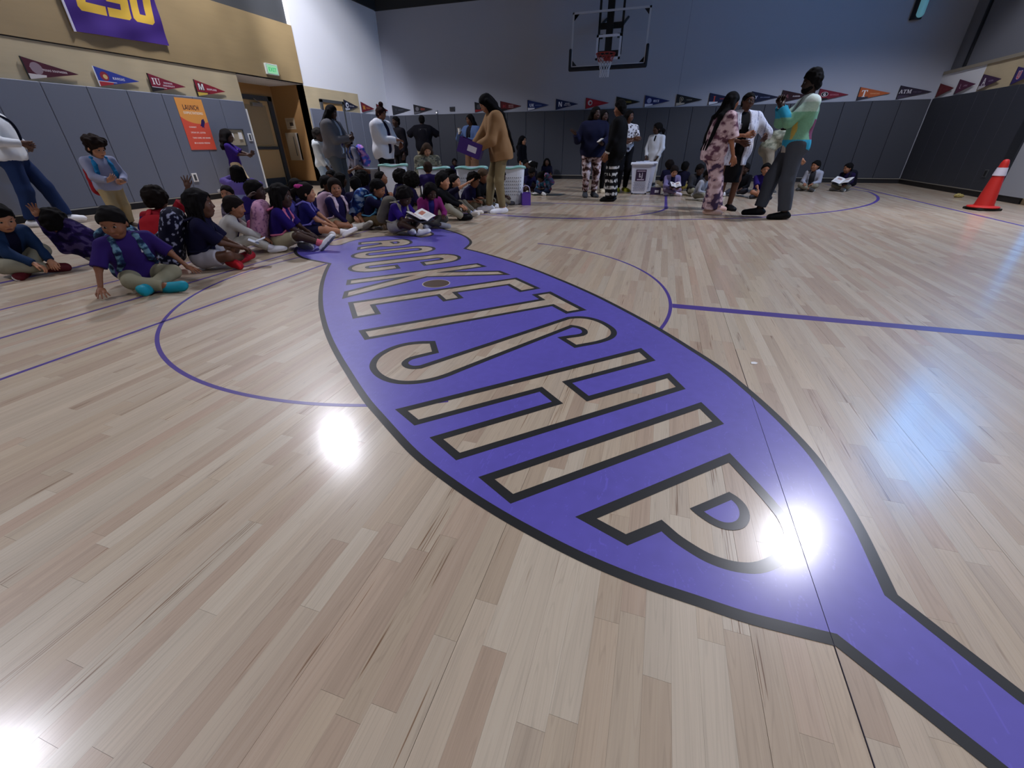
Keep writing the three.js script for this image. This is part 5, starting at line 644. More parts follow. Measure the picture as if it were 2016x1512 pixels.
const penn = (bg, o = {}) => (x, w, h) => {
  x.fillStyle = bg; x.fillRect(0, 0, w, h); x.textBaseline = 'middle'; x.textAlign = 'center';
  if (o.under) { x.fillStyle = o.under; x.beginPath(); x.moveTo(0, h * 0.74); x.lineTo(w * 0.34, h * 0.74); x.lineTo(w * 0.3, h); x.lineTo(0, h); x.fill(); if (o.rule) { x.fillStyle = o.rule; x.fillRect(0, h * 0.72, w * 0.42, h * 0.035); } }
  if (o.big) { x.font = `bold ${o.bs || 58}px ${o.serif ? 'serif' : 'sans-serif'}`; if (o.out) { x.lineWidth = 7; x.strokeStyle = o.out; x.strokeText(o.big, o.bx || 48, h * (o.by || 0.5)); } x.fillStyle = o.bc || '#e8e6e6'; x.fillText(o.big, o.bx || 48, h * (o.by || 0.5)); }
  if (o.disc) { x.fillStyle = o.disc; x.beginPath(); x.arc(o.dx || 46, h * 0.46, o.dr || 25, 0, 7); x.fill(); if (o.disc2) { x.fillStyle = o.disc2; x.beginPath(); x.arc((o.dx || 46) + 4, h * 0.48, 13, 0, 7); x.fill(); } }
  if (o.t1) { x.fillStyle = o.tc || '#d9d6d8'; x.font = `bold ${o.ts || 15}px sans-serif`; x.fillText(o.t1, o.tx || 128, h * (o.t2 ? 0.42 : 0.5)); if (o.t2) x.fillText(o.t2, o.tx || 128, h * 0.58); }
};
// left wall, from near to far
pennant('left', 5.03, 0, 0, 'dark maroon pennant with a large white monogram, leftmost on the left wall', penn('#4a1328', { under: '#c9c3c4', disc: '#8d7b86', dr: 29, dx: 52, big: 'TSU', bs: 32, bx: 50, t1: 'TEXAS SOUTHERN', ts: 14, tx: 138 }));
pennant('left', 5.95, 0, 0, 'blue pennant with a red and yellow disc reading KANSAS', penn('#2a3c9a', { under: '#a82a36', rule: '#dcd9dc', disc: '#8e2638', disc2: '#d8b878', t1: 'KANSAS', ts: 20, tx: 128 }), { edge: 0xd9d9de });
pennant('left', 6.81, 0, 0, 'crimson pennant with an interlocked white letter monogram and INDIANA UNIVERSITY', penn('#7c1230', { under: '#16101a', rule: '#d8d2d4', big: 'IU', serif: 1, bs: 52, bx: 44, by: 0.42, t1: 'INDIANA', t2: 'UNIVERSITY', ts: 15, tx: 128 }));
pennant('left', 7.7, 0, 0, 'red pennant with a white letter M reading MARYLAND', penn('#8a1428', { under: '#d3b24a', rule: '#141014', big: 'M', bs: 58, bx: 44, by: 0.4, out: '#1a0e10', t1: 'MARYLAND', ts: 16, tx: 132 }));
pennant('left', 12.32, 0, 0, 'navy pennant with a pale oval crest beside the far door on the left wall', penn('#12142e', { disc: '#cfd2dc', disc2: '#12142e', under: '#a9adb9', t1: 'PENN STATE', ts: 15, tx: 128 }));
pennant('left', 13.14, 0, 0, 'maroon pennant with a golden letter M left of the white hoodie woman', penn('#701426', { big: 'M', bs: 56, bc: '#d99a2e', out: '#701426', t1: 'MINNESOTA', ts: 13, tx: 128, tc: '#d9a54a' }), { edge: 0x3a0c14 });
pennant('left', 13.96, 0, 0, 'dark red pennant in the left back corner, partly behind the bun', penn('#6e1420', { big: 'W', bc: '#d8d4d4', t1: 'WISCONSIN', ts: 13, tx: 128 }));
// far wall, from left to right
pennant('back', -8.86, 0, 0, 'near black pennant, first on the far wall beside the left corner', penn('#10131c', { big: 'T', bs: 34, bc: '#39414f', t1: 'VANDERBILT', ts: 14, tx: 120, tc: '#4a515e' }));
pennant('back', -8.06, 0, 0, 'black and orange pennant with grey crest, second on the far wall', penn('#17141a', { disc: '#57565c', dr: 24, t1: 'OSU', ts: 30, tx: 122, tc: '#a3432a', under: '#4a4a50' }));
pennant('back', -5.9, 0, 0, 'black pennant half hidden behind the woman in tan', penn('#121216', { disc: '#3c3c42', under: '#7c1a1e', t1: 'CINCINNATI', ts: 13, tx: 130 }));
pennant('back', -5.05, 0, 0, 'dark red pennant with red letters just right of the woman in tan', penn('#4f1018', { big: 'BC', bs: 36, bc: '#8a2a30', under: '#1a0a0e', t1: 'BOSTON', t2: 'COLLEGE', ts: 15, tx: 130, tc: '#b7a6a8' }));
pennant('back', -4.18, 0, 0, 'royal blue pennant with white interlocked letters UK', penn('#16295e', { big: 'UK', bs: 42, bc: '#d5d9e4', under: '#c4c9d6', t1: 'KENTUCKY', ts: 15, tx: 130, tc: '#7f8cb0' }));
pennant('back', -3.3, 0, 0, 'navy pennant with a tall white letter N', penn('#0f1c44', { big: 'N', bs: 66, bc: '#d8dbe4', t1: 'NEVADA', t2: 'WOLF PACK', ts: 14, tx: 130 }));
pennant('back', -2.41, 0, 0, 'bright red pennant with a grey round letter above the camouflage trousers woman', penn('#8c1624', { disc: '#a5a3a8', disc2: '#8c1624', dr: 26, t1: 'OHIO STATE', ts: 14, tx: 130, tc: '#b32a3a' }));
pennant('back', -1.54, 0, 0, 'black and gold pennant behind the woman in black', penn('#14140f', { big: 'I', bs: 40, bc: '#8d7a2c', t1: 'IOWA', ts: 24, tx: 130, tc: '#8d7a2c' }));
pennant('back', -0.75, 0, 0, 'navy pennant with an owl like crest and the word RICE', penn('#141f55', { disc: '#8a93b8', dr: 24, dx: 44, under: '#b9bfd2', t1: 'RICE', ts: 28, tx: 118, tc: '#d3d7e2' }));
pennant('back', 0.09, 0, 0, 'black pennant with a slanted golden letter P', penn('#111318', { big: 'P', bs: 62, bc: '#15171c', out: '#b5aa90', under: '#9a968e', t1: 'PURDUE', ts: 14, tx: 128, tc: '#8a8577' }));
pennant('back', 0.93, 0, 0, 'navy pennant with an orange red letter I behind the floral woman', penn('#151b3c', { big: 'I', serif: 1, bs: 68, bc: '#b04434', under: '#c9ccd6', t1: 'ILLINOIS', ts: 14, tx: 130, tc: '#b04434' }));
pennant('back', 1.95, 0, 0, 'dark navy pennant right of the jersey woman with a pale word strip', penn('#0c1430', { big: 'Y', bs: 40, bc: '#aab0c4', t1: 'BYU COUGARS', ts: 13, tx: 130, tc: '#7a83a2' }));
pennant('back', 2.67, 0, 0, 'dark maroon pennant half hidden behind the tall man', penn('#2a1018', { big: 'A', bs: 44, bc: '#7c4a50', t1: 'ALABAMA', ts: 14, tx: 130 }));
pennant('back', 3.5, 0, 0, 'red and black pennant with a white letter G in a black oval', (x, w, h) => { penn('#6d1a2c', { under: '#14121a', t1: 'GEORGIA', ts: 17, tx: 134, tc: '#a96a74' })(x, w, h); x.fillStyle = '#e2dfe0'; x.beginPath(); x.ellipse(50, 46, 30, 20, 0, 0, 7); x.fill(); x.fillStyle = '#101014'; x.beginPath(); x.ellipse(50, 46, 27, 17, 0, 0, 7); x.fill(); x.fillStyle = '#e2dfe0'; x.font = 'bold 34px sans-serif'; x.textAlign = 'center'; x.textBaseline = 'middle'; x.fillText('G', 50, 47); });
pennant('back', 4.37, 0, 0, 'orange pennant with a tall white letter T', penn('#a9552c', { under: '#2e2a38', big: 'T', serif: 1, bs: 76, bc: '#d9d6d6', bx: 44, t1: 'TENNESSEE', ts: 15, tx: 132, tc: '#d29a72' }));
pennant('back', 5.2, 0, 0, 'dark maroon pennant with white letters ATM at the right corner', penn('#231a2c', { big: 'ATM', serif: 1, bs: 42, bx: 50, by: 0.46, bc: '#c9c6cc', under: '#3c3346', t1: 'TEXAS A&M', ts: 12, tx: 142, tc: '#5d5468' }));
// right wall, from far to near (their tips point toward the camera)
pennant('right', 14.53, 0, 0, 'plain red pennant, farthest on the right wall', penn('#641820', { big: 'S', bc: '#7c2a30', t1: 'STANFORD', ts: 13, tx: 128, tc: '#7c2a30' }));
pennant('right', 13.74, 0, 0, 'maroon pennant with a pink letter strip, second on the right wall', penn('#4e1a3a', { big: 'L', bs: 44, bc: '#b79aae', t1: 'LOYOLA', ts: 16, tx: 122, tc: '#b08aa4' }));
pennant('right', 12.91, 0, 0, 'dark purple pennant with a large white letter A on the right wall', penn('#3a1c40', { big: 'A', bs: 66, bc: '#d0ccd2', under: '#b9b4bb', t1: 'ALCORN', ts: 14, tx: 130, tc: '#9a86a2' }));
pennant('right', 11.9, 0, 0, 'purple and red pennant at the right edge of the picture', penn('#2c1c5c', { big: 'U', bs: 60, bc: '#b02a4a', out: '#d8cfd8', t1: 'UNION', ts: 16, tx: 130 }));
{ // large flag on the plywood
  const t = thing('wall_flag', 'large purple flag with big yellow slanted letters LSU on the left wall', 'flag', W(XL + 0.03, 2.55, 5.9), Math.PI / 2);
  const g = new THREE.PlaneGeometry(1.5, 0.92, 40, 24), mk = z0 => { const q = g.clone(), p = q.attributes.position; for (let i = 0; i < p.count; i++) { const x = p.getX(i), y = p.getY(i); p.setXYZ(i, x + 0.75, y + 0.46 + (0.05 * (x + 0.75) / 1.5) * (1 - (y + 0.46) / 0.92), z0 + 0.012 + 0.008 * Math.sin(x * 9 + y * 3) + 0.006 * Math.sin(y * 14 - x * 5)); } q.computeVertexNormals(); return q; };
  const tex = canvas(1024, 640, (x, w, h) => {
    x.fillStyle = '#3a1578'; x.fillRect(0, 0, w, h); x.fillStyle = '#e0b53a';
    const poly = p => { x.beginPath(); p.forEach(([a, b], i) => i ? x.lineTo(a, b) : x.moveTo(a, b)); x.closePath(); x.fill(); };
    x.save(); x.translate(70, 60); x.transform(1, 0, -0.16, 1, 60, 0);
    // letters drawn as cut strokes: L, S, U
    poly([[40, 20], [130, 20], [130, 300], [330, 300], [330, 385], [70, 385], [40, 350]]);
    poly([[330, 45], [360, 20], [570, 20], [570, 105], [425, 105], [425, 160], [560, 160], [585, 190], [585, 360], [560, 385], [350, 385], [350, 300], [490, 300], [490, 245], [355, 245], [330, 215]]);
    poly([[610, 20], [700, 20], [700, 300], [770, 300], [770, 20], [860, 20], [860, 355], [830, 385], [640, 385], [610, 355]]); x.restore();
  });
  mesh('cloth', merge([mk(0.004), mk(0)]), std(0xffffff, 0.85, { map: tex, side: THREE.DoubleSide }), t);
  mesh('white_hem', box(0.03, 0.93, 0.012, -0.008, 0.46, 0.012), std(0xc9c4d8, 0.85), t);
}
{ // poster
  const t = thing('poster', 'orange and red poster headed LAUNCH EXPECTATIONS on the left wall pads', 'poster', W(XL + 0.047, 0.925, 7.14), Math.PI / 2);
  const tex = canvas(512, 784, (x, w, h) => {
    x.fillStyle = '#e8583f'; x.fillRect(0, 0, w, h); x.fillStyle = '#f2a44f'; x.beginPath(); x.ellipse(w * 0.62, h * 0.06, w * 0.86, h * 0.42, 0, 0, 7); x.fill();
    x.fillStyle = '#3a1024'; x.font = 'bold 96px sans-serif'; x.textAlign = 'center'; x.save(); x.scale(0.8, 1.05); x.fillText('LAUNCH', w * 0.62, 162); x.restore(); x.fillStyle = '#f7ead6'; x.font = 'bold 52px sans-serif'; x.fillText('EXPECTATIONS', w * 0.53, 234);
    x.save(); x.translate(w * 0.77, h * 0.47); x.rotate(0.5); x.fillStyle = '#2c1a5e'; x.beginPath(); x.moveTo(0, -82); x.lineTo(34, -40); x.lineTo(30, 44); x.lineTo(44, 66); x.lineTo(10, 60); x.lineTo(0, 84); x.lineTo(-10, 60); x.lineTo(-44, 66); x.lineTo(-30, 44); x.lineTo(-34, -40); x.fill(); x.restore();
    x.textAlign = 'left'; x.font = 'bold 34px sans-serif'; x.fillStyle = '#fbe7da'; ['COMMIT', 'SPEAK UP, LISTEN', 'TAKE CARE, WE SHARE', 'BE A GOOD FRIEND'].forEach((s, i) => { x.fillText(s, w * 0.2, h * (0.565 + i * 0.105)); x.fillStyle = '#b8402e'; x.fillText('\u2713', w * 0.09, h * (0.565 + i * 0.105)); x.fillStyle = '#fbe7da'; });
  });
  const g = box(0.565, 0.87, 0.004, 0.2825, 0.435, 0.002), u = g.attributes.uv, p = g.attributes.position; for (let i = 0; i < p.count; i++) u.setXY(i, p.getX(i) / 0.565, p.getY(i) / 0.87);
  mesh('printed_sheet', g, std(0xffffff, 0.6, { map: tex }), t);
}
{ const t = thing('exit_sign', 'lit green EXIT sign in a white case above the door alcove', 'exit sign', W(XL + 0.012, 2.42, 9.62), Math.PI / 2);
  mesh('case', box(0.36, 0.21, 0.05, 0.18, 0.105, 0.027, 0.008), std(0xcfd8cf, 0.5), t);
  const tex = canvas(256, 144, (x, w, h) => { x.fillStyle = '#9fe3b4'; x.fillRect(0, 0, w, h); x.fillStyle = '#18c266'; x.font = 'bold 92px sans-serif'; x.textAlign = 'center'; x.textBaseline = 'middle'; x.fillText('EXIT', w / 2, h / 2 + 4); });
  const g = new THREE.PlaneGeometry(0.31, 0.165); g.translate(0.18, 0.105, 0.0535); mesh('lit_face', g, new THREE.MeshStandardMaterial({ color: 0x333333, roughness: 0.5, emissive: 0xffffff, emissiveMap: tex, emissiveIntensity: 2.6 }), t); }
{ const t = thing('wall_outlet', 'small white framed outlet plate low on the left wall pads', 'outlet', W(XL + 0.046, 0.36, 6.96), Math.PI / 2); mesh('plate', box(0.11, 0.155, 0.008, 0.055, 0.0775, 0.004, 0.003), M.whitePlastic, t); mesh('dark_insert', box(0.05, 0.11, 0.004, 0.055, 0.0775, 0.009), M.frame, t);
  const t2 = thing('wall_switch', 'white framed switch plate beside the left door alcove', 'switch', W(XL + 0.046, 1.08, 8.6), Math.PI / 2); mesh('plate', box(0.1, 0.15, 0.008, 0.05, 0.075, 0.004, 0.003), M.whitePlastic, t2); mesh('dark_insert', box(0.045, 0.11, 0.004, 0.05, 0.075, 0.009), M.frame, t2);
  const r = thing('wall_niche', 'framed tan wall niche with white switches behind the girl leaning on the pads', 'wall panel', W(XL + 0.046, 0.98, 8.06), Math.PI / 2); mesh('frame', [box(0.44, 0.02, 0.02, 0.22, 0.01, 0.01), box(0.44, 0.02, 0.02, 0.22, 0.32, 0.01), box(0.02, 0.33, 0.02, 0.01, 0.165, 0.01), box(0.02, 0.33, 0.02, 0.43, 0.165, 0.01)], M.frame, r); mesh('back_panel', box(0.42, 0.31, 0.006, 0.22, 0.165, 0.003), std(0xa79a80, 0.6), r); mesh('switch_plate', box(0.07, 0.09, 0.01, 0.12, 0.2, 0.01), M.whitePlastic, r); mesh('switch_plate', box(0.09, 0.13, 0.012, 0.33, 0.2, 0.012), M.whitePlastic, r);
  const c = thing('wall_cabinet', 'pale rectangular wall cabinet on the brown alcove wall', 'cabinet', W(-9.75, 0.63, 10.78), 0); mesh('cabinet_body', box(0.38, 0.66, 0.08, 0, 0.33, -0.0, 0.01), std(0xb3a58c, 0.55), c); mesh('side_trim', box(0.05, 0.64, 0.09, 0.165, 0.33, 0.002, 0.006), std(0xd8cfc0, 0.5), c); mesh('handle_slot', box(0.02, 0.46, 0.006, 0.07, 0.34, 0.042), M.frame, c);
  const n = thing('paper_notice', 'small paper notice with a dark picture taped above the pale cabinet', 'notice', W(-9.72, 1.37, 10.795), 0); const tx = canvas(128, 112, (x, w, h) => { x.fillStyle = '#bfae92'; x.fillRect(0, 0, w, h); x.fillStyle = '#4a4038'; x.fillRect(52, 44, 50, 34); x.fillStyle = '#8f8170'; for (let i = 0; i < 3; i++) x.fillRect(16, 14 + i * 9, 90, 3); x.fillRect(16, 92, 90, 4); }); const pg = box(0.3, 0.26, 0.003, 0, 0.13, 0); mesh('sheet', pg, std(0xffffff, 0.8, { map: tx }), n);
  const th = thing('thermostat', 'small dark square thermostat on the far wall left of the woman in tan', 'thermostat', W(-6.69, 1.91, ZB - 0.001), 0); mesh('cover', box(0.18, 0.115, 0.03, 0, 0.0575, 0.015, 0.006), std(0x2c303a, 0.6), th); mesh('grille', box(0.14, 0.07, 0.006, 0, 0.0575, 0.031), M.black, th);
  const sl = thing('strobe_light', 'tiny white strobe light at the top edge of the far wall pads', 'light', W(-7.25, 1.85, ZB - 0.001), 0); mesh('base', box(0.07, 0.1, 0.03, 0, 0.05, 0.015, 0.006), std(0x8a8d94, 0.6), sl); mesh('bulb', new THREE.SphereGeometry(0.018, 12, 8).translate(0, 0.03, 0.036), new THREE.MeshStandardMaterial({ color: 0xffffff, emissive: 0xffffff, emissiveIntensity: 3 }), sl);
  const wl2 = thing('wall_lamp', 'pale cyan wall lamp with a black housing high on the far wall at the right', 'lamp', W(4.98, 3.36, ZB), 0); const hs = cyl(0.11, 0.11, 0.5, 0, 0.25, 0.06, 24); hs.scale(1, 1, 0.8); mesh('housing', hs, M.black, wl2); const ln = new THREE.CapsuleGeometry(0.075, 0.3, 8, 20); ln.translate(0.03, 0.24, 0.13); mesh('lens', ln, new THREE.MeshStandardMaterial({ color: 0x668890, roughness: 0.3, emissive: 0x6fb4c8, emissiveIntensity: 1.0 }), wl2);
  const jb = thing('wall_box', 'small dark outlet box on the right wall pads behind the traffic cone', 'outlet', W(XR - 0.046, 0.35, 11.3), -Math.PI / 2); mesh('frame', box(0.11, 0.13, 0.012, 0, 0.065, 0.006, 0.003), M.frame, jb); mesh('dark_insert', box(0.06, 0.09, 0.006, 0, 0.065, 0.012), M.black, jb); }
// ------------------------------------------------------------------ basketball goal on the far wall
{
  const bx = -1.72, y0 = 2.66, y1 = 3.76, hw = 0.93, t = thing('basketball_hoop', 'wall mounted basketball hoop with clear backboard, red rim and white net', 'basketball hoop', W(bx, 2.66, 13.25), 0), H0 = y1 - y0;
  const fr = M.alu, fm = std(0xb9bcc4, 0.45, { metalness: 0.4 });
  mesh('glass_panel', box(hw * 2 - 0.06, H0 - 0.04, 0.012, 0, H0 / 2, 0), new THREE.MeshPhysicalMaterial({ color: 0xffffff, roughness: 0.02, transmission: 1, thickness: 0, ior: 1.4 }), t);
  mesh('backboard_frame', [box(hw * 2, 0.04, 0.035, 0, H0 - 0.02, 0), box(hw * 2, 0.04, 0.035, 0, 0.02, 0), box(0.04, H0, 0.035, -hw + 0.02, H0 / 2, 0), box(0.04, H0, 0.035, hw - 0.02, H0 / 2, 0)], fm, t);
  for (const q of [-1, 1]) for (const e of [0, 1]) { const s = new THREE.Shape(); s.moveTo(0, 0); s.lineTo(0.13, 0); s.lineTo(0, 0.13); const g = new THREE.ExtrudeGeometry(s, { depth: 0.01, bevelEnabled: false }); g.scale(-q, e ? -1 : 1, 1); const gi = g; if (q * (e ? -1 : 1) > 0) { } gi.translate(q * (hw - 0.035), e ? H0 - 0.035 : 0.035, -0.02); mesh('corner_gusset', gi, M.blackMetal, t); }
  const sq = [box(0.61, 0.05, 0.004, 0, 0.155 + 0.45, 0.009), box(0.61, 0.05, 0.004, 0, 0.155, 0.009), box(0.05, 0.5, 0.004, -0.28, 0.38, 0.009), box(0.05, 0.5, 0.004, 0.28, 0.38, 0.009)]; mesh('target_square', sq, std(0xc9cbd4, 0.5), t);
  const pad = [new RoundedBoxGeometry(hw * 2 + 0.09, 0.09, 0.08, 3, 0.03).translate(0, -0.025, 0), new RoundedBoxGeometry(0.07, 0.46, 0.08, 3, 0.03).translate(-hw - 0.015, 0.17, 0), new RoundedBoxGeometry(0.07, 0.46, 0.08, 3, 0.03).translate(hw + 0.015, 0.17, 0)]; mesh('edge_padding', pad, std(0x0c0d18, 0.7), t);
  const rimY = 0.2, rc = 0.38; const rim = new THREE.TorusGeometry(0.229, 0.011, 10, 40); rim.rotateX(Math.PI / 2); rim.translate(0, rimY, rc); mesh('rim', rim, std(0x9a2a22, 0.45), t);
  mesh('rim_bracket', [box(0.16, 0.13, 0.02, 0, rimY - 0.03, 0.02), box(0.13, 0.02, 0.16, 0, rimY - 0.015, 0.1), bar(V(-0.06, rimY - 0.08, 0.03), V(-0.12, rimY - 0.005, 0.2), 0.01), bar(V(0.06, rimY - 0.08, 0.03), V(0.12, rimY - 0.005, 0.2), 0.01)], std(0x8a241e, 0.5), t);
  const net = (k0, k1, name, m) => { const gs = [], n = 12, rows = 6, rad = k => 0.225 - 0.115 * Math.min(1, k / 4.2) ** 0.8, P2 = (i, k) => { const a = (i + (k % 2) * 0.5) / n * Math.PI * 2, r = rad(k); return V(Math.cos(a) * r, rimY - 0.012 - k * 0.075, rc + Math.sin(a) * r); }; for (let k = k0; k < k1; k++) for (let i = 0; i < n; i++) { const a = P2(i, k), b = P2(k % 2 ? i + 1 : i, k + 1), c = P2(k % 2 ? i : i - 1, k + 1); gs.push(bar(a, b, 0.0045, 5), bar(a, c, 0.0045, 5)); } mesh(name, gs, m, t); };
  net(0, 2, 'net_top', std(0x9e3a34, 0.8)); net(2, 6, 'net', std(0xd9dae0, 0.8));
  const B = M.blackMetal; mesh('support_mast', [box(0.16, 2.2, 0.1, -0.02, 1.3, -0.12)], B, t);
  for (const q of [-1, 1]) mesh('support_rail', box(0.05, 2.2, 0.05, q * 0.28, 1.35, -0.16), B, t);
  mesh('cross_brace', box(0.58, 0.12, 0.05, 0, 0.82, -0.15), B, t); mesh('cross_brace', box(0.5, 0.12, 0.06, 0, 0.26, -0.06), B, t); for (const q of [-1, 1]) mesh('rail_bracket', box(0.08, 0.09, 0.05, q * 0.22, 0.62, -0.15), B, t);
  mesh('wall_arm', [bar(V(-0.28, 0.82, -0.16), V(-0.28, 1.2, -1.39), 0.03), bar(V(0.28, 0.82, -0.16), V(0.28, 1.2, -1.39), 0.03), bar(V(-0.28, 2.0, -0.16), V(-0.28, 1.8, -1.39), 0.03), bar(V(0.28, 2.0, -0.16), V(0.28, 1.8, -1.39), 0.03)], B, t);
}
// ------------------------------------------------------------------ things on the floor
{ // traffic cone, leaning a little
  const t = thing('traffic_cone', 'orange red traffic cone with one white band near the right wall', 'traffic cone', W(4.96, 0, 9.15), 0.2);
  const red = std(0xbd2119, 0.55), prof = (a) => a.map(([r, y]) => new THREE.Vector2(r, y)); mesh('rubber_base', new RoundedBoxGeometry(0.33, 0.035, 0.33, 2, 0.012).translate(0, 0.018, 0), std(0x14130f, 0.8), t);
  mesh('flange', new THREE.LatheGeometry(prof([[0.0, 0.034], [0.19, 0.036], [0.2, 0.045], [0.19, 0.056], [0.125, 0.066], [0.0, 0.066]]), 36), red, t); mesh('cone_body', new THREE.LatheGeometry(prof([[0.13, 0.06], [0.118, 0.08], [0.05, 0.655], [0.036, 0.7], [0.02, 0.712], [0.001, 0.714]]), 36), red, t); mesh('white_band', new THREE.LatheGeometry(prof([[0.0832, 0.49], [0.083, 0.4895], [0.0835, 0.5], [0.0685, 0.6], [0.067, 0.601]]).map(v => v.setX(v.x * 0.912)), 36), std(0xcfcad8, 0.45), t);
}
// white bins with turquoise rims, open at the top
function bin(at, turn, label, o = {}) {
  const h = o.h || 0.62, w = o.w || 0.5, d = o.d || 0.38, t = thing('storage_bin', label, 'bin', W(at[0], 0, at[1]), turn, 'white bins beside the seated children'), body = std(0xe2e6ee, 0.5), rim = std(0x86bcb4, 0.5), tp = 0.84;
  const wall = (x0, z0, x1, z1) => { const g = new THREE.BufferGeometry(), y0 = 0.01, y1 = h; const pts = [[x0 * tp, y0, z0 * tp], [x1 * tp, y0, z1 * tp], [x1, y1, z1], [x0, y1, z0]], s = 0.975, inn = pts.map(p => [p[0] * s, p[1], p[2] * s]); const q = (a, b, c, e) => [a, b, c, a, c, e].flat(); g.setAttribute('position', new THREE.Float32BufferAttribute([...q(...pts), ...q(inn[1], inn[0], inn[3], inn[2]), ...q(pts[3], pts[2], inn[2], inn[3])], 3)); g.computeVertexNormals(); return g; };
  const c = []; for (let i = 0; i < 28; i++) { const a = i / 28 * Math.PI * 2, f = x => Math.sign(x) * Math.abs(x) ** 0.45; c.push([f(Math.cos(a)) * w / 2, f(Math.sin(a)) * d / 2]); }
  mesh('bin_wall', c.map((p, i) => { const q = c[(i + 27) % 28]; return wall(q[0], q[1], p[0], p[1]); }), body, t); mesh('bin_floor', box(w * tp * 0.9, 0.012, d * tp * 0.9, 0, 0.008, 0), body, t);
  mesh('rim', tube(c.map(p => V(p[0] * 1.03, h - 0.005 - (o.wave || 0.02) * (0.5 + 0.5 * Math.cos(Math.atan2(p[1], p[0]) * 4)), p[1] * 1.03)), 0.016, 84, 8, true), rim, t);
  const holes = []; if (o.vents !== false) for (let r = 0; r < 6; r++) for (let k = 0; k < 12; k++) { const g = cyl(0.009, 0.009, 0.006, 0, 0, 0, 6); g.rotateX(Math.PI / 2); const y = h * (0.72 - r * 0.09), s = tp + (1 - tp) * y / h; g.translate((-0.36 + k * 0.065) * w * s * 1.1, y, d / 2 * s * 0.995); holes.push(g); } if (holes.length) { const m = mesh('vent_holes', holes, std(0x6c6f7a, 0.8), t); m.userData.kind = 'stuff'; }
  return t;
}
bin([-4.85, 7.78], 0.4, 'tall white bin with turquoise rim, leftmost of the four bins', { h: 0.66, vents: false });
bin([-3.98, 7.72], 0.35, 'white bin with turquoise rim behind the boy in the black sweatshirt', { h: 0.62, w: 0.55 });
bin([-3.32, 7.93], 0.3, 'white vented bin with turquoise rim behind the boy with sandy hair', { h: 0.62, w: 0.55 });
bin([-2.66, 8.14], 0.3, 'white vented bin with turquoise rim just behind the woman in tan', { h: 0.62, w: 0.55 });
{ const t = thing('clear_tote', 'translucent grey storage tote near the woman in white', 'storage box', W(-6.15, 0, 8.78), 0.5), m = std(0xa3a8b2, 0.4); mesh('tote_body', [box(0.62, 0.02, 0.42, 0, 0.01, 0), box(0.62, 0.52, 0.012, 0, 0.26, 0.2), box(0.62, 0.52, 0.012, 0, 0.26, -0.2), box(0.012, 0.52, 0.4, -0.3, 0.26, 0), box(0.012, 0.52, 0.4, 0.3, 0.26, 0)], m, t); mesh('tote_rim', [box(0.68, 0.03, 0.03, 0, 0.52, 0.215), box(0.68, 0.03, 0.03, 0, 0.52, -0.215), box(0.03, 0.03, 0.46, 0.325, 0.52, 0), box(0.03, 0.03, 0.46, -0.325, 0.52, 0)], std(0xbfc3cc, 0.4), t); }
function hamper(at, turn, label, lid) {
  const t = thing('laundry_hamper', label, 'hamper', W(at[0], 0, at[1]), turn, 'white hampers with lids'), m = std(0xc9ccdc, 0.5), h = 0.56, w0 = 0.31, w1 = 0.42, d0 = 0.25, d1 = 0.34;
  const fr = new THREE.CylinderGeometry(0.7071, 0.7071, 1, 4, 1); fr.rotateY(Math.PI / 4); const p = fr.attributes.position; for (let i = 0; i < p.count; i++) { const y = p.getY(i) + 0.5, s = y > 0.5; p.setXYZ(i, Math.sign(p.getX(i)) * (s ? w1 : w0) / 2, y * h + 0.02, Math.sign(p.getZ(i)) * (s ? d1 : d0) / 2); } const nf = fr.toNonIndexed(); nf.computeVertexNormals(); mesh('hamper_body', nf, m, t);
  mesh('lid', [new RoundedBoxGeometry(w1 + 0.05, 0.045, d1 + 0.05, 3, 0.018).translate(0, h + 0.03, 0)], std(0xd5d8e4, 0.45), t); mesh('lid_grip', new RoundedBoxGeometry(0.12, 0.025, 0.08, 2, 0.01).translate(0, h + 0.06, 0), m, t);
  const fz = y => (d0 + (d1 - d0) * (y - 0.02) / h) / 2, tilt = Math.atan2((d1 - d0) / 2, h);
  const tex = canvas(256, 256, (x, w, hh) => { x.fillStyle = '#2e1638'; x.fillRect(0, 0, w, hh); x.fillStyle = '#b9a8bd'; x.fillRect(24, 26, 208, 16); x.fillRect(40, 212, 176, 26); x.fillStyle = '#d9d2dc'; x.font = 'bold 130px sans-serif'; x.textAlign = 'center'; x.textBaseline = 'middle'; x.save(); x.translate(128, 128); x.scale(0.8, 1); x.fillText('b', -26, 0); x.fillText('j', 40, -6); x.restore(); x.fillStyle = '#2e1638'; x.beginPath(); x.arc(128, 120, 16, 0, 7); x.fill(); });
  const lb = box(0.21, 0.22, 0.004, 0, 0, 0); lb.rotateX(tilt); lb.translate(0, 0.375, fz(0.375) + 0.003); mesh('label', lb, std(0xffffff, 0.6, { map: tex }), t);
  const holes = []; for (let r = 0; r < 7; r++) for (let k = 0; k < 11; k++) { const g = cyl(0.0075, 0.0075, 0.006, 0, 0, 0, 6); g.rotateX(Math.PI / 2); const y = 0.08 + r * 0.026; g.translate((-0.5 + (k + (r % 2) * 0.5) / 11) * 0.25, y, fz(y) + 0.001); holes.push(g); } const hm = mesh('vent_holes', holes, std(0x6d6a80, 0.8), t); hm.userData.kind = 'stuff';
  for (const q of [-1, 1]) mesh('corner_foot', box(0.035, 0.03, 0.03, q * (w0 / 2 - 0.012), 0.015, d0 / 2 - 0.008), M.black, t);
}
hamper([-0.43, 10.45], 0.06, 'white lidded hamper with a purple label, nearest of the pair'); hamper([-0.36, 10.9], 0.06, 'white lidded hamper standing behind the labelled one by the girl in the white cardigan');
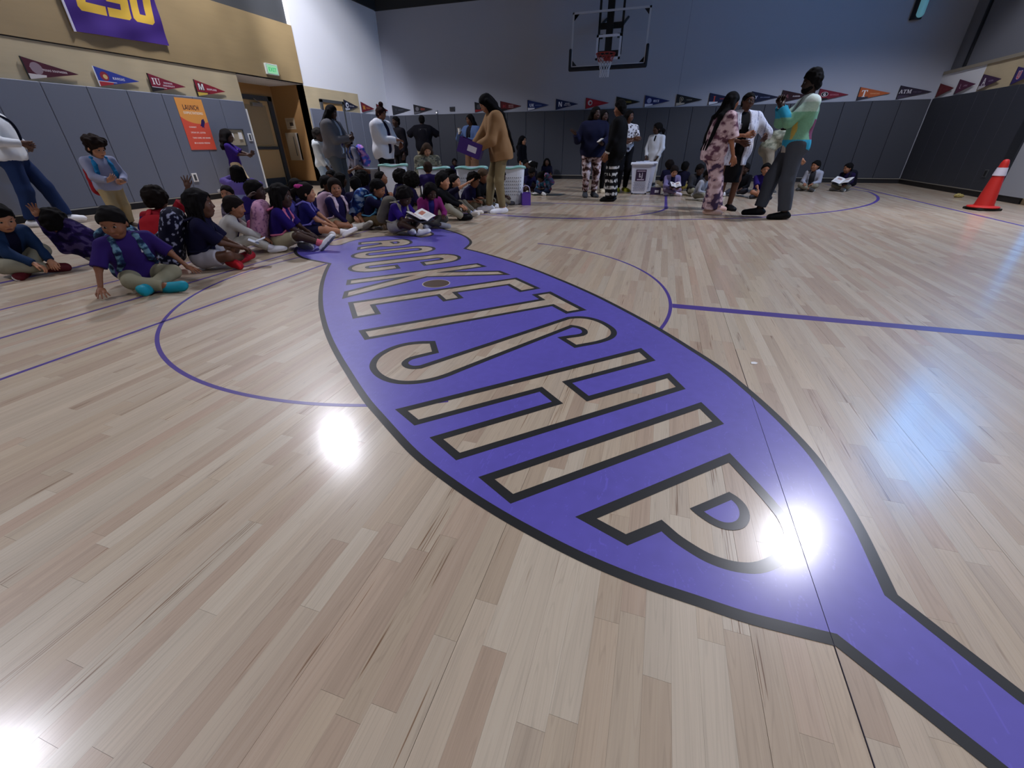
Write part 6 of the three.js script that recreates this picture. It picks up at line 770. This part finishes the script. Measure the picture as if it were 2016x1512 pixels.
function openBox(name, label, pos, w, h, d, color, turn, o = {}) { const t = thing(name, label, o.cat || 'box', pos, turn), m = std(color, 0.5); mesh('box_body', [box(w, 0.012, d, 0, 0.006, 0), box(w, h, 0.01, 0, h / 2, d / 2), box(w, h, 0.01, 0, h / 2, -d / 2), box(0.01, h, d, w / 2, h / 2, 0), box(0.01, h, d, -w / 2, h / 2, 0)], m, t); if (o.handle) mesh('handle', tube([V(-w / 2, h, 0), V(-w / 2 + 0.02, h + 0.09, 0), V(0, h + 0.12, 0), V(w / 2 - 0.02, h + 0.09, 0), V(w / 2, h, 0)], 0.008, 20, 6), std(0xb9aed0, 0.5), t); if (o.label) mesh('paper_label', box(w * 0.4, h * 0.4, 0.003, w * 0.12, h * 0.5, d / 2 + 0.007), std(0xd5d2dd, 0.7), t); return t; }
openBox('carry_caddy', 'purple plastic caddy with a handle on the floor right of the woman in tan', W(-2.32, 0, 8.05), 0.15, 0.2, 0.24, 0x56329a, 0.35, { handle: true, cat: 'caddy' });
openBox('plastic_caddy', 'dark purple box with a white label between the hamper and the lavender girl', W(-0.08, 0, 10.42), 0.2, 0.13, 0.16, 0x2b1a45, 0.05, { label: true, cat: 'caddy' });
{ const b = openBox('plastic_basket', 'purple basket with a white label held by the woman in tan', F.I.toWorld(F.I.J.hand[0].clone().add(V(0.0, -0.13, 0.08))), 0.34, 0.2, 0.22, 0x3d1a70, F.I.turn + 1.2, { label: true, cat: 'basket' }); b.rotation.z = -0.35; b.rotation.order = 'YXZ'; }
{ const t = thing('paper_scrap', 'tiny torn white paper scrap lying on the boards right of the rocket', 'paper', W(0.58, 0.0006, 2.16), 0.4); const s = new THREE.Shape(); s.moveTo(-0.018, -0.006); s.lineTo(0.004, -0.012); s.lineTo(0.02, -0.002); s.lineTo(0.012, 0.01); s.lineTo(-0.008, 0.011); const g = new THREE.ExtrudeGeometry(s, { depth: 0.001, bevelEnabled: false }); g.rotateX(-Math.PI / 2 + 0.1); g.translate(0, 0.002, 0); mesh('scrap', g, std(0xdedede, 0.8), t);
  const y = thing('crumpled_wrapper', 'crumpled yellowish wrapper on the floor by the right wall', 'litter', W(5.55, 0, 11.1), 0.3), f = new Sdf(0.006); f.ell(V(0, 0.035, 0), [0.07, 0.035, 0.045]).ell(V(0.05, 0.03, 0.02), [0.04, 0.03, 0.03]); mesh('wrapper', f.mesh({ amp: 0.012, freq: 45 }), std(0x9a8a4e, 0.7), y); }
// books and papers
function book(pos, turn, label, o = {}) { const t = thing('open_book', label, 'book', pos, turn), w = o.w || 0.15, h = o.h || 0.21; for (const q of [1, -1]) { const g = new THREE.BoxGeometry(w, 0.008, h, 8, 1, 1), p = g.attributes.position; for (let i = 0; i < p.count; i++) { const x = (p.getX(i) / w + 0.5); p.setY(i, p.getY(i) + 0.012 * Math.sin(x * 2.6) + x * w * (o.v ?? 0.25)); p.setX(i, q * x * w); } g.computeVertexNormals(); const tx = canvas(96, 128, (c, a, b) => { c.fillStyle = '#dcd9d6'; c.fillRect(0, 0, a, b); c.fillStyle = o.pic || '#a58a86'; c.fillRect(a * 0.2, b * 0.18, a * 0.5, b * 0.3); c.fillStyle = '#9a9a9e'; for (let k = 0; k < 5; k++) c.fillRect(a * 0.15, b * (0.58 + k * 0.07), a * 0.66, 3); }); mesh('page_block', g, std(0xffffff, 0.75, { map: tx }), t); } mesh('cover', box(w * 1.9, 0.005, h * 1.03, 0, -0.004, 0), std(o.cover || 0x30303a, 0.6), t); t.rotation.order = 'YXZ'; t.rotation.x = o.tilt || 0; return t; }
const lap = (f, v, dy = 0) => f.toWorld(V(...v).multiplyScalar(f.H)).add(V(0, dy, 0));
book(lap(F.a21, [0.05, 0.2, 0.34]), F.a21.turn, 'open picture book in the lap of the child in bright purple', { tilt: 0.35, pic: '#b5705a' });
book(lap(F.a31, [0.0, 0.2, 0.33]), F.a31.turn, 'open white magazine held by the girl with smooth black hair', { tilt: 0.8, pic: '#a04048', cover: 0x7a2a30 });
book(lap(F.a34, [0.0, 0.24, 0.33]), F.a34.turn, 'thin pale book held by the boy with sandy hair', { tilt: 0.9, w: 0.11 });
book(W(-2.5, 0.012, 9.75), 0.5, 'green covered open book lying flat on the floor right of the woman in tan', { v: 0.08, w: 0.17, cover: 0x27563c });
book(lap(F.c1, [0.0, 0.2, 0.32]), F.c1.turn, 'small open booklet held by the girl in lavender', { tilt: 0.5, w: 0.1, h: 0.15 });
book(lap(F.c9, [0.07, 0.2, 0.33]), F.c9.turn, 'large open white book on the lap of the child in dark purple', { tilt: 0.45, w: 0.17 });
{ const t = thing('folded_paper', 'folded pale paper in the hands of the girl with long braids', 'paper', lap(F.a5, [0.02, 0.165, 0.36]), F.a5.turn); const a = box(0.1, 0.004, 0.09, 0, 0.002, 0), b = box(0.1, 0.004, 0.09, 0, 0.002, 0); a.rotateX(0.5); b.rotateX(-0.3); b.translate(0, 0.012, 0.06); mesh('sheet', [a, b], std(0xb9bcc6, 0.8), t);
  const k = thing('note_cards', 'white note cards in the hand of the camouflage trousers woman', 'paper', F.K.toWorld(F.K.J.hand[0].clone().add(V(-0.03, 0.03, 0.03))), F.K.turn + 0.5); const g = new RoundedBoxGeometry(0.12, 0.012, 0.07, 2, 0.004); g.rotateZ(0.5); mesh('cards', g, std(0xcfcac4, 0.7), k);
  const c = thing('paper_cup', 'white cup in the hand of the woman in denim', 'cup', F.Hw.toWorld(F.Hw.J.hand[1].clone().add(V(0, 0.0, 0.02))), 0); mesh('cup_body', cyl(0.04, 0.032, 0.12, 0, 0.03, 0, 24), std(0xcfc9be, 0.5), c); mesh('lid', cyl(0.043, 0.043, 0.012, 0, 0.095, 0, 24), std(0x8a7a66, 0.5), c); }
// ------------------------------------------------------------------ backpacks
backpack(F.a3, 'navy camouflage backpack on the boy nearest the camera', PAT.camo(['#16203c', '#2c4660', '#5f7f92'], 16), { s: 1.15 });
backpack(F.a5, 'dark backpack with white specks on the girl with long braids', PAT.dots('#0e0e22', '#8d8fa5', 34, 0.3), { s: 1.2, strap: '#14142c' });
backpack(F.a4, 'red and grey backpack on the curly haired child with a raised hand', '#9c1a24', { s: 1.05, strap: '#a51f2a', pocket: '#b3b1b5', drop: 0.22 });
backpack(F.a10, 'pink patterned backpack with a ruffled pocket on the child with pink socks', PAT.dots('#b888a4', '#8a5f86', 45, 0.25), { s: 1.15, strap: '#b5627f', pocket: '#c45f86' });
backpack(F.a13, 'lavender blue backpack on the girl with the pink bow', '#4a478e', { s: 1.0, strap: '#6a62a8', pocket: '#3a3a7a' });
backpack(F.a16, 'pale pink backpack on the girl facing the camera', '#b99aae', { s: 1.15, strap: '#c9b3c2', pocket: '#a98a9e' });
backpack(F.a20, 'blue patterned backpack with pale edges on the boy resting his chin', PAT.camo(['#16265c', '#2a4c8a', '#8fa6c4'], 12), { s: 1.1, strap: '#4f86a6' });
backpack(F.a21, 'grey drawstring backpack on the child reading in bright purple', '#5a564f', { s: 0.95, strap: '#8a8578' });
backpack(F.a35, 'big grey and navy backpack with a pale patch leaning by the last bin', '#3a3c46', { s: 1.25, pocket: '#8d8f92', strap: '#44464f' });
backpack(F.D3, 'bright pink, blue and violet backpack on the child in the grey hoodie', PAT.camo(['#4a5fb8', '#8a62b8', '#c08ac0'], 9), { s: 1.05, strap: '#1a2a58' });
backpack(F.B, 'red and blue backpack on the curly haired standing boy', '#8e1a22', { s: 0.95, strap: '#2173a3', pocket: '#7a1820', drop: 0.22 });
backpack(F.c9, 'dark backpack on the child reading alone at the right', '#12121c', { s: 1, strap: '#181824' });
backpack(F.b4, 'colourful backpack on the child bent forward', PAT.camo(['#7a5a8a', '#4f86a0', '#a0607a'], 10), { s: 1 });
{ // shoulder bag of the adult at the left edge
  const t = worn(F.A, 'shoulder_bag', 'navy shoulder bag hanging behind the adult at the left edge', 'bag'), H = F.A.H, f = new Sdf(0.01); f.cap(V(0.2, 0.5, -0.06).multiplyScalar(H), V(0.22, 0.42, -0.1).multiplyScalar(H), 0.05 * H, 0.06 * H, { flat: [V(1, 0, 0), 0.5] }).cap(V(0.2, 0.5, -0.02).multiplyScalar(H), V(0.21, 0.42, 0.0).multiplyScalar(H), 0.04 * H, 0.05 * H, { flat: [V(1, 0, 0), 0.5] }); mesh('bag_body', f.mesh({ amp: 0.006, freq: 16 }), mat('#0f1428'), t); mesh('strap', tube([V(-0.06, 0.83, 0.03), V(0.02, 0.78, 0.09), V(0.12, 0.66, 0.07), V(0.19, 0.55, 0.0)].map(v => v.multiplyScalar(H)), 0.016, 20, 6), mat('#0f1428'), t); }
// small worn pieces become parts of the person
{ const L = (f, color, badge) => { const { J, H } = f, p = (x, y, z) => J.N.clone().addScaledVector(J.lat, x * H).addScaledVector(J.d2, y * H).addScaledVector(J.fwd, z * H); mesh('lanyard', [tube([p(0.035, 0.0, 0.0), p(0.035, -0.05, 0.075), p(0.015, -0.16, 0.105), p(0, -0.24, 0.1)], 0.007, 16, 5), tube([p(-0.035, 0.0, 0.0), p(-0.035, -0.05, 0.075), p(-0.015, -0.16, 0.105), p(0, -0.24, 0.1)], 0.007, 16, 5)], mat(color), f.g); if (badge) { const g = box(0.06, 0.09, 0.004); const c = p(0, -0.28, 0.108); g.lookAt(J.fwd); g.translate(c.x, c.y, c.z); mesh('badge', g, mat('#b9c4d2'), f.g); } }; L(F.D, '#3a2272', true); L(F.E, '#3a2272', false); L(F.Hw, '#333', true);
  const bow = (f, x, y, z, c) => { const b = f.J.hp(x, y, z), s = 0.25 * f.J.hh, q = new Sdf(0.006); for (const d of [1, -1]) q.ell(b.clone().addScaledVector(f.J.hz, d * s * 0.5), [s * 0.22, s * 0.42, s * 0.55]); q.ell(b, [s * 0.22, s * 0.25, s * 0.2]); mesh('hair_bow', q.mesh({ amp: 0.006, freq: 50 }), mat(c, 0.7), f.g); };
  bow(F.a13, -0.3, 0.38, -0.3, '#c2408e'); bow(F.a6, -0.35, 0.2, 0.1, '#d5d2d2'); bow(F.b2, 0.1, 0.5, 0.1, '#d8d8d8');
  const J = F.O.J, gl = []; for (const q of [1, -1]) { const r = new THREE.TorusGeometry(0.11 * J.hh, 0.014 * J.hh, 6, 20), m = new THREE.Matrix4().makeBasis(J.hx, J.hy, J.hz); r.applyMatrix4(m); const c = J.hp(0.14 * q, 0.02, 0.43); r.translate(c.x, c.y, c.z); gl.push(r, bar(J.hp(0.25 * q, 0.03, 0.42), J.hp(0.36 * q, 0.02, 0.0), 0.012 * J.hh, 5)); } mesh('glasses', gl, mat('#151515', 0.4), F.O.g);
  const Jm = F.Q.J, bd = new Sdf(0.008); bd.ell(Jm.hp(0, -0.32, 0.14), [0.25, 0.2, 0.26].map(v => v * Jm.hh), [Jm.hx, Jm.hy, Jm.hz]).ell(Jm.hp(0, -0.2, 0.05), [0.32, 0.2, 0.3].map(v => v * Jm.hh), [Jm.hx, Jm.hy, Jm.hz]); bd.cut(Jm.hp(0, -0.2, 0.2), Jm.hy.clone().addScaledVector(Jm.hz, 0.25)); mesh('beard', bd.mesh({ amp: 0.004, freq: 60 }), mat('#080607', 0.9), F.Q.g);
  const wt = Jm.wr[1], wd = Jm.wr[1].clone().sub(Jm.el[1]).normalize(), wg = new THREE.TorusGeometry(0.031, 0.008, 8, 24); wg.applyQuaternion(new THREE.Quaternion().setFromUnitVectors(V(0, 0, 1), wd)); const wp = wt.clone().addScaledVector(wd, -0.02); wg.translate(wp.x, wp.y, wp.z); mesh('watch', wg, std(0xcfd2d6, 0.3, { metalness: 0.6 }), F.Q.g);
  // print on the back of the black shirt
  const G = F.G.J, tex = canvas(128, 128, (x, w, h) => { x.fillStyle = '#0a0a12'; x.fillRect(0, 0, w, h); x.fillStyle = '#b9b6bd'; x.textAlign = 'center'; x.font = 'bold 18px sans-serif'; x.fillText('SCHOOL', 64, 20); x.font = 'bold 44px sans-serif'; x.fillText('OUR', 64, 66); x.font = 'bold 30px sans-serif'; x.fillText('TEAM', 64, 96); x.fillRect(30, 106, 68, 10); }), pg = new THREE.PlaneGeometry(0.24, 0.3, 6, 6), pc = G.N.clone().addScaledVector(G.fwd, -0.155).addScaledVector(G.d2, -0.2); pg.rotateY(Math.PI); pg.translate(pc.x, pc.y, pc.z); mesh('shirt_print', pg, std(0xffffff, 0.85, { map: tex, side: THREE.DoubleSide }), F.G.g);
  const jo = F.O.J, jt = canvas(128, 64, (x, w, h) => { x.fillStyle = '#c9ccda'; x.fillRect(0, 0, w, h); x.fillStyle = '#23264a'; x.font = 'bold 34px serif'; x.textAlign = 'center'; x.fillText('DREAM', 64, 30); x.font = 'bold 22px serif'; x.fillText('TEAM', 64, 56); });
  for (const q of [1, -1]) { const g2 = new THREE.PlaneGeometry(0.13, 0.07), c2 = jo.N.clone().addScaledVector(jo.lat, q * 0.11).addScaledVector(jo.d2, -0.16).addScaledVector(jo.fwd, 0.152); g2.rotateY(q * 0.45); g2.translate(c2.x, c2.y, c2.z); mesh('chest_lettering', g2, std(0xffffff, 0.8, { map: jt, side: THREE.DoubleSide }), F.O.g); }
  // white pull on the chest of the polo shirts nearest to the camera
  for (const f of [F.a3, F.a10, F.a5, F.C]) { const e = new Sdf(0.005), c = f.J.N.clone().addScaledVector(f.J.lat, 0.055 * f.H).addScaledVector(f.J.d2, -0.09 * f.H).addScaledVector(f.J.fwd, 0.083 * f.H); e.cap(c, c.clone().addScaledVector(f.J.d2, 0.018), 0.009, 0.005, { flat: [f.J.fwd, 0.6] }); mesh('chest_emblem', e.mesh(), mat('#d5d2de', 0.8), f.g); } }
renderer.render(scene, camera);
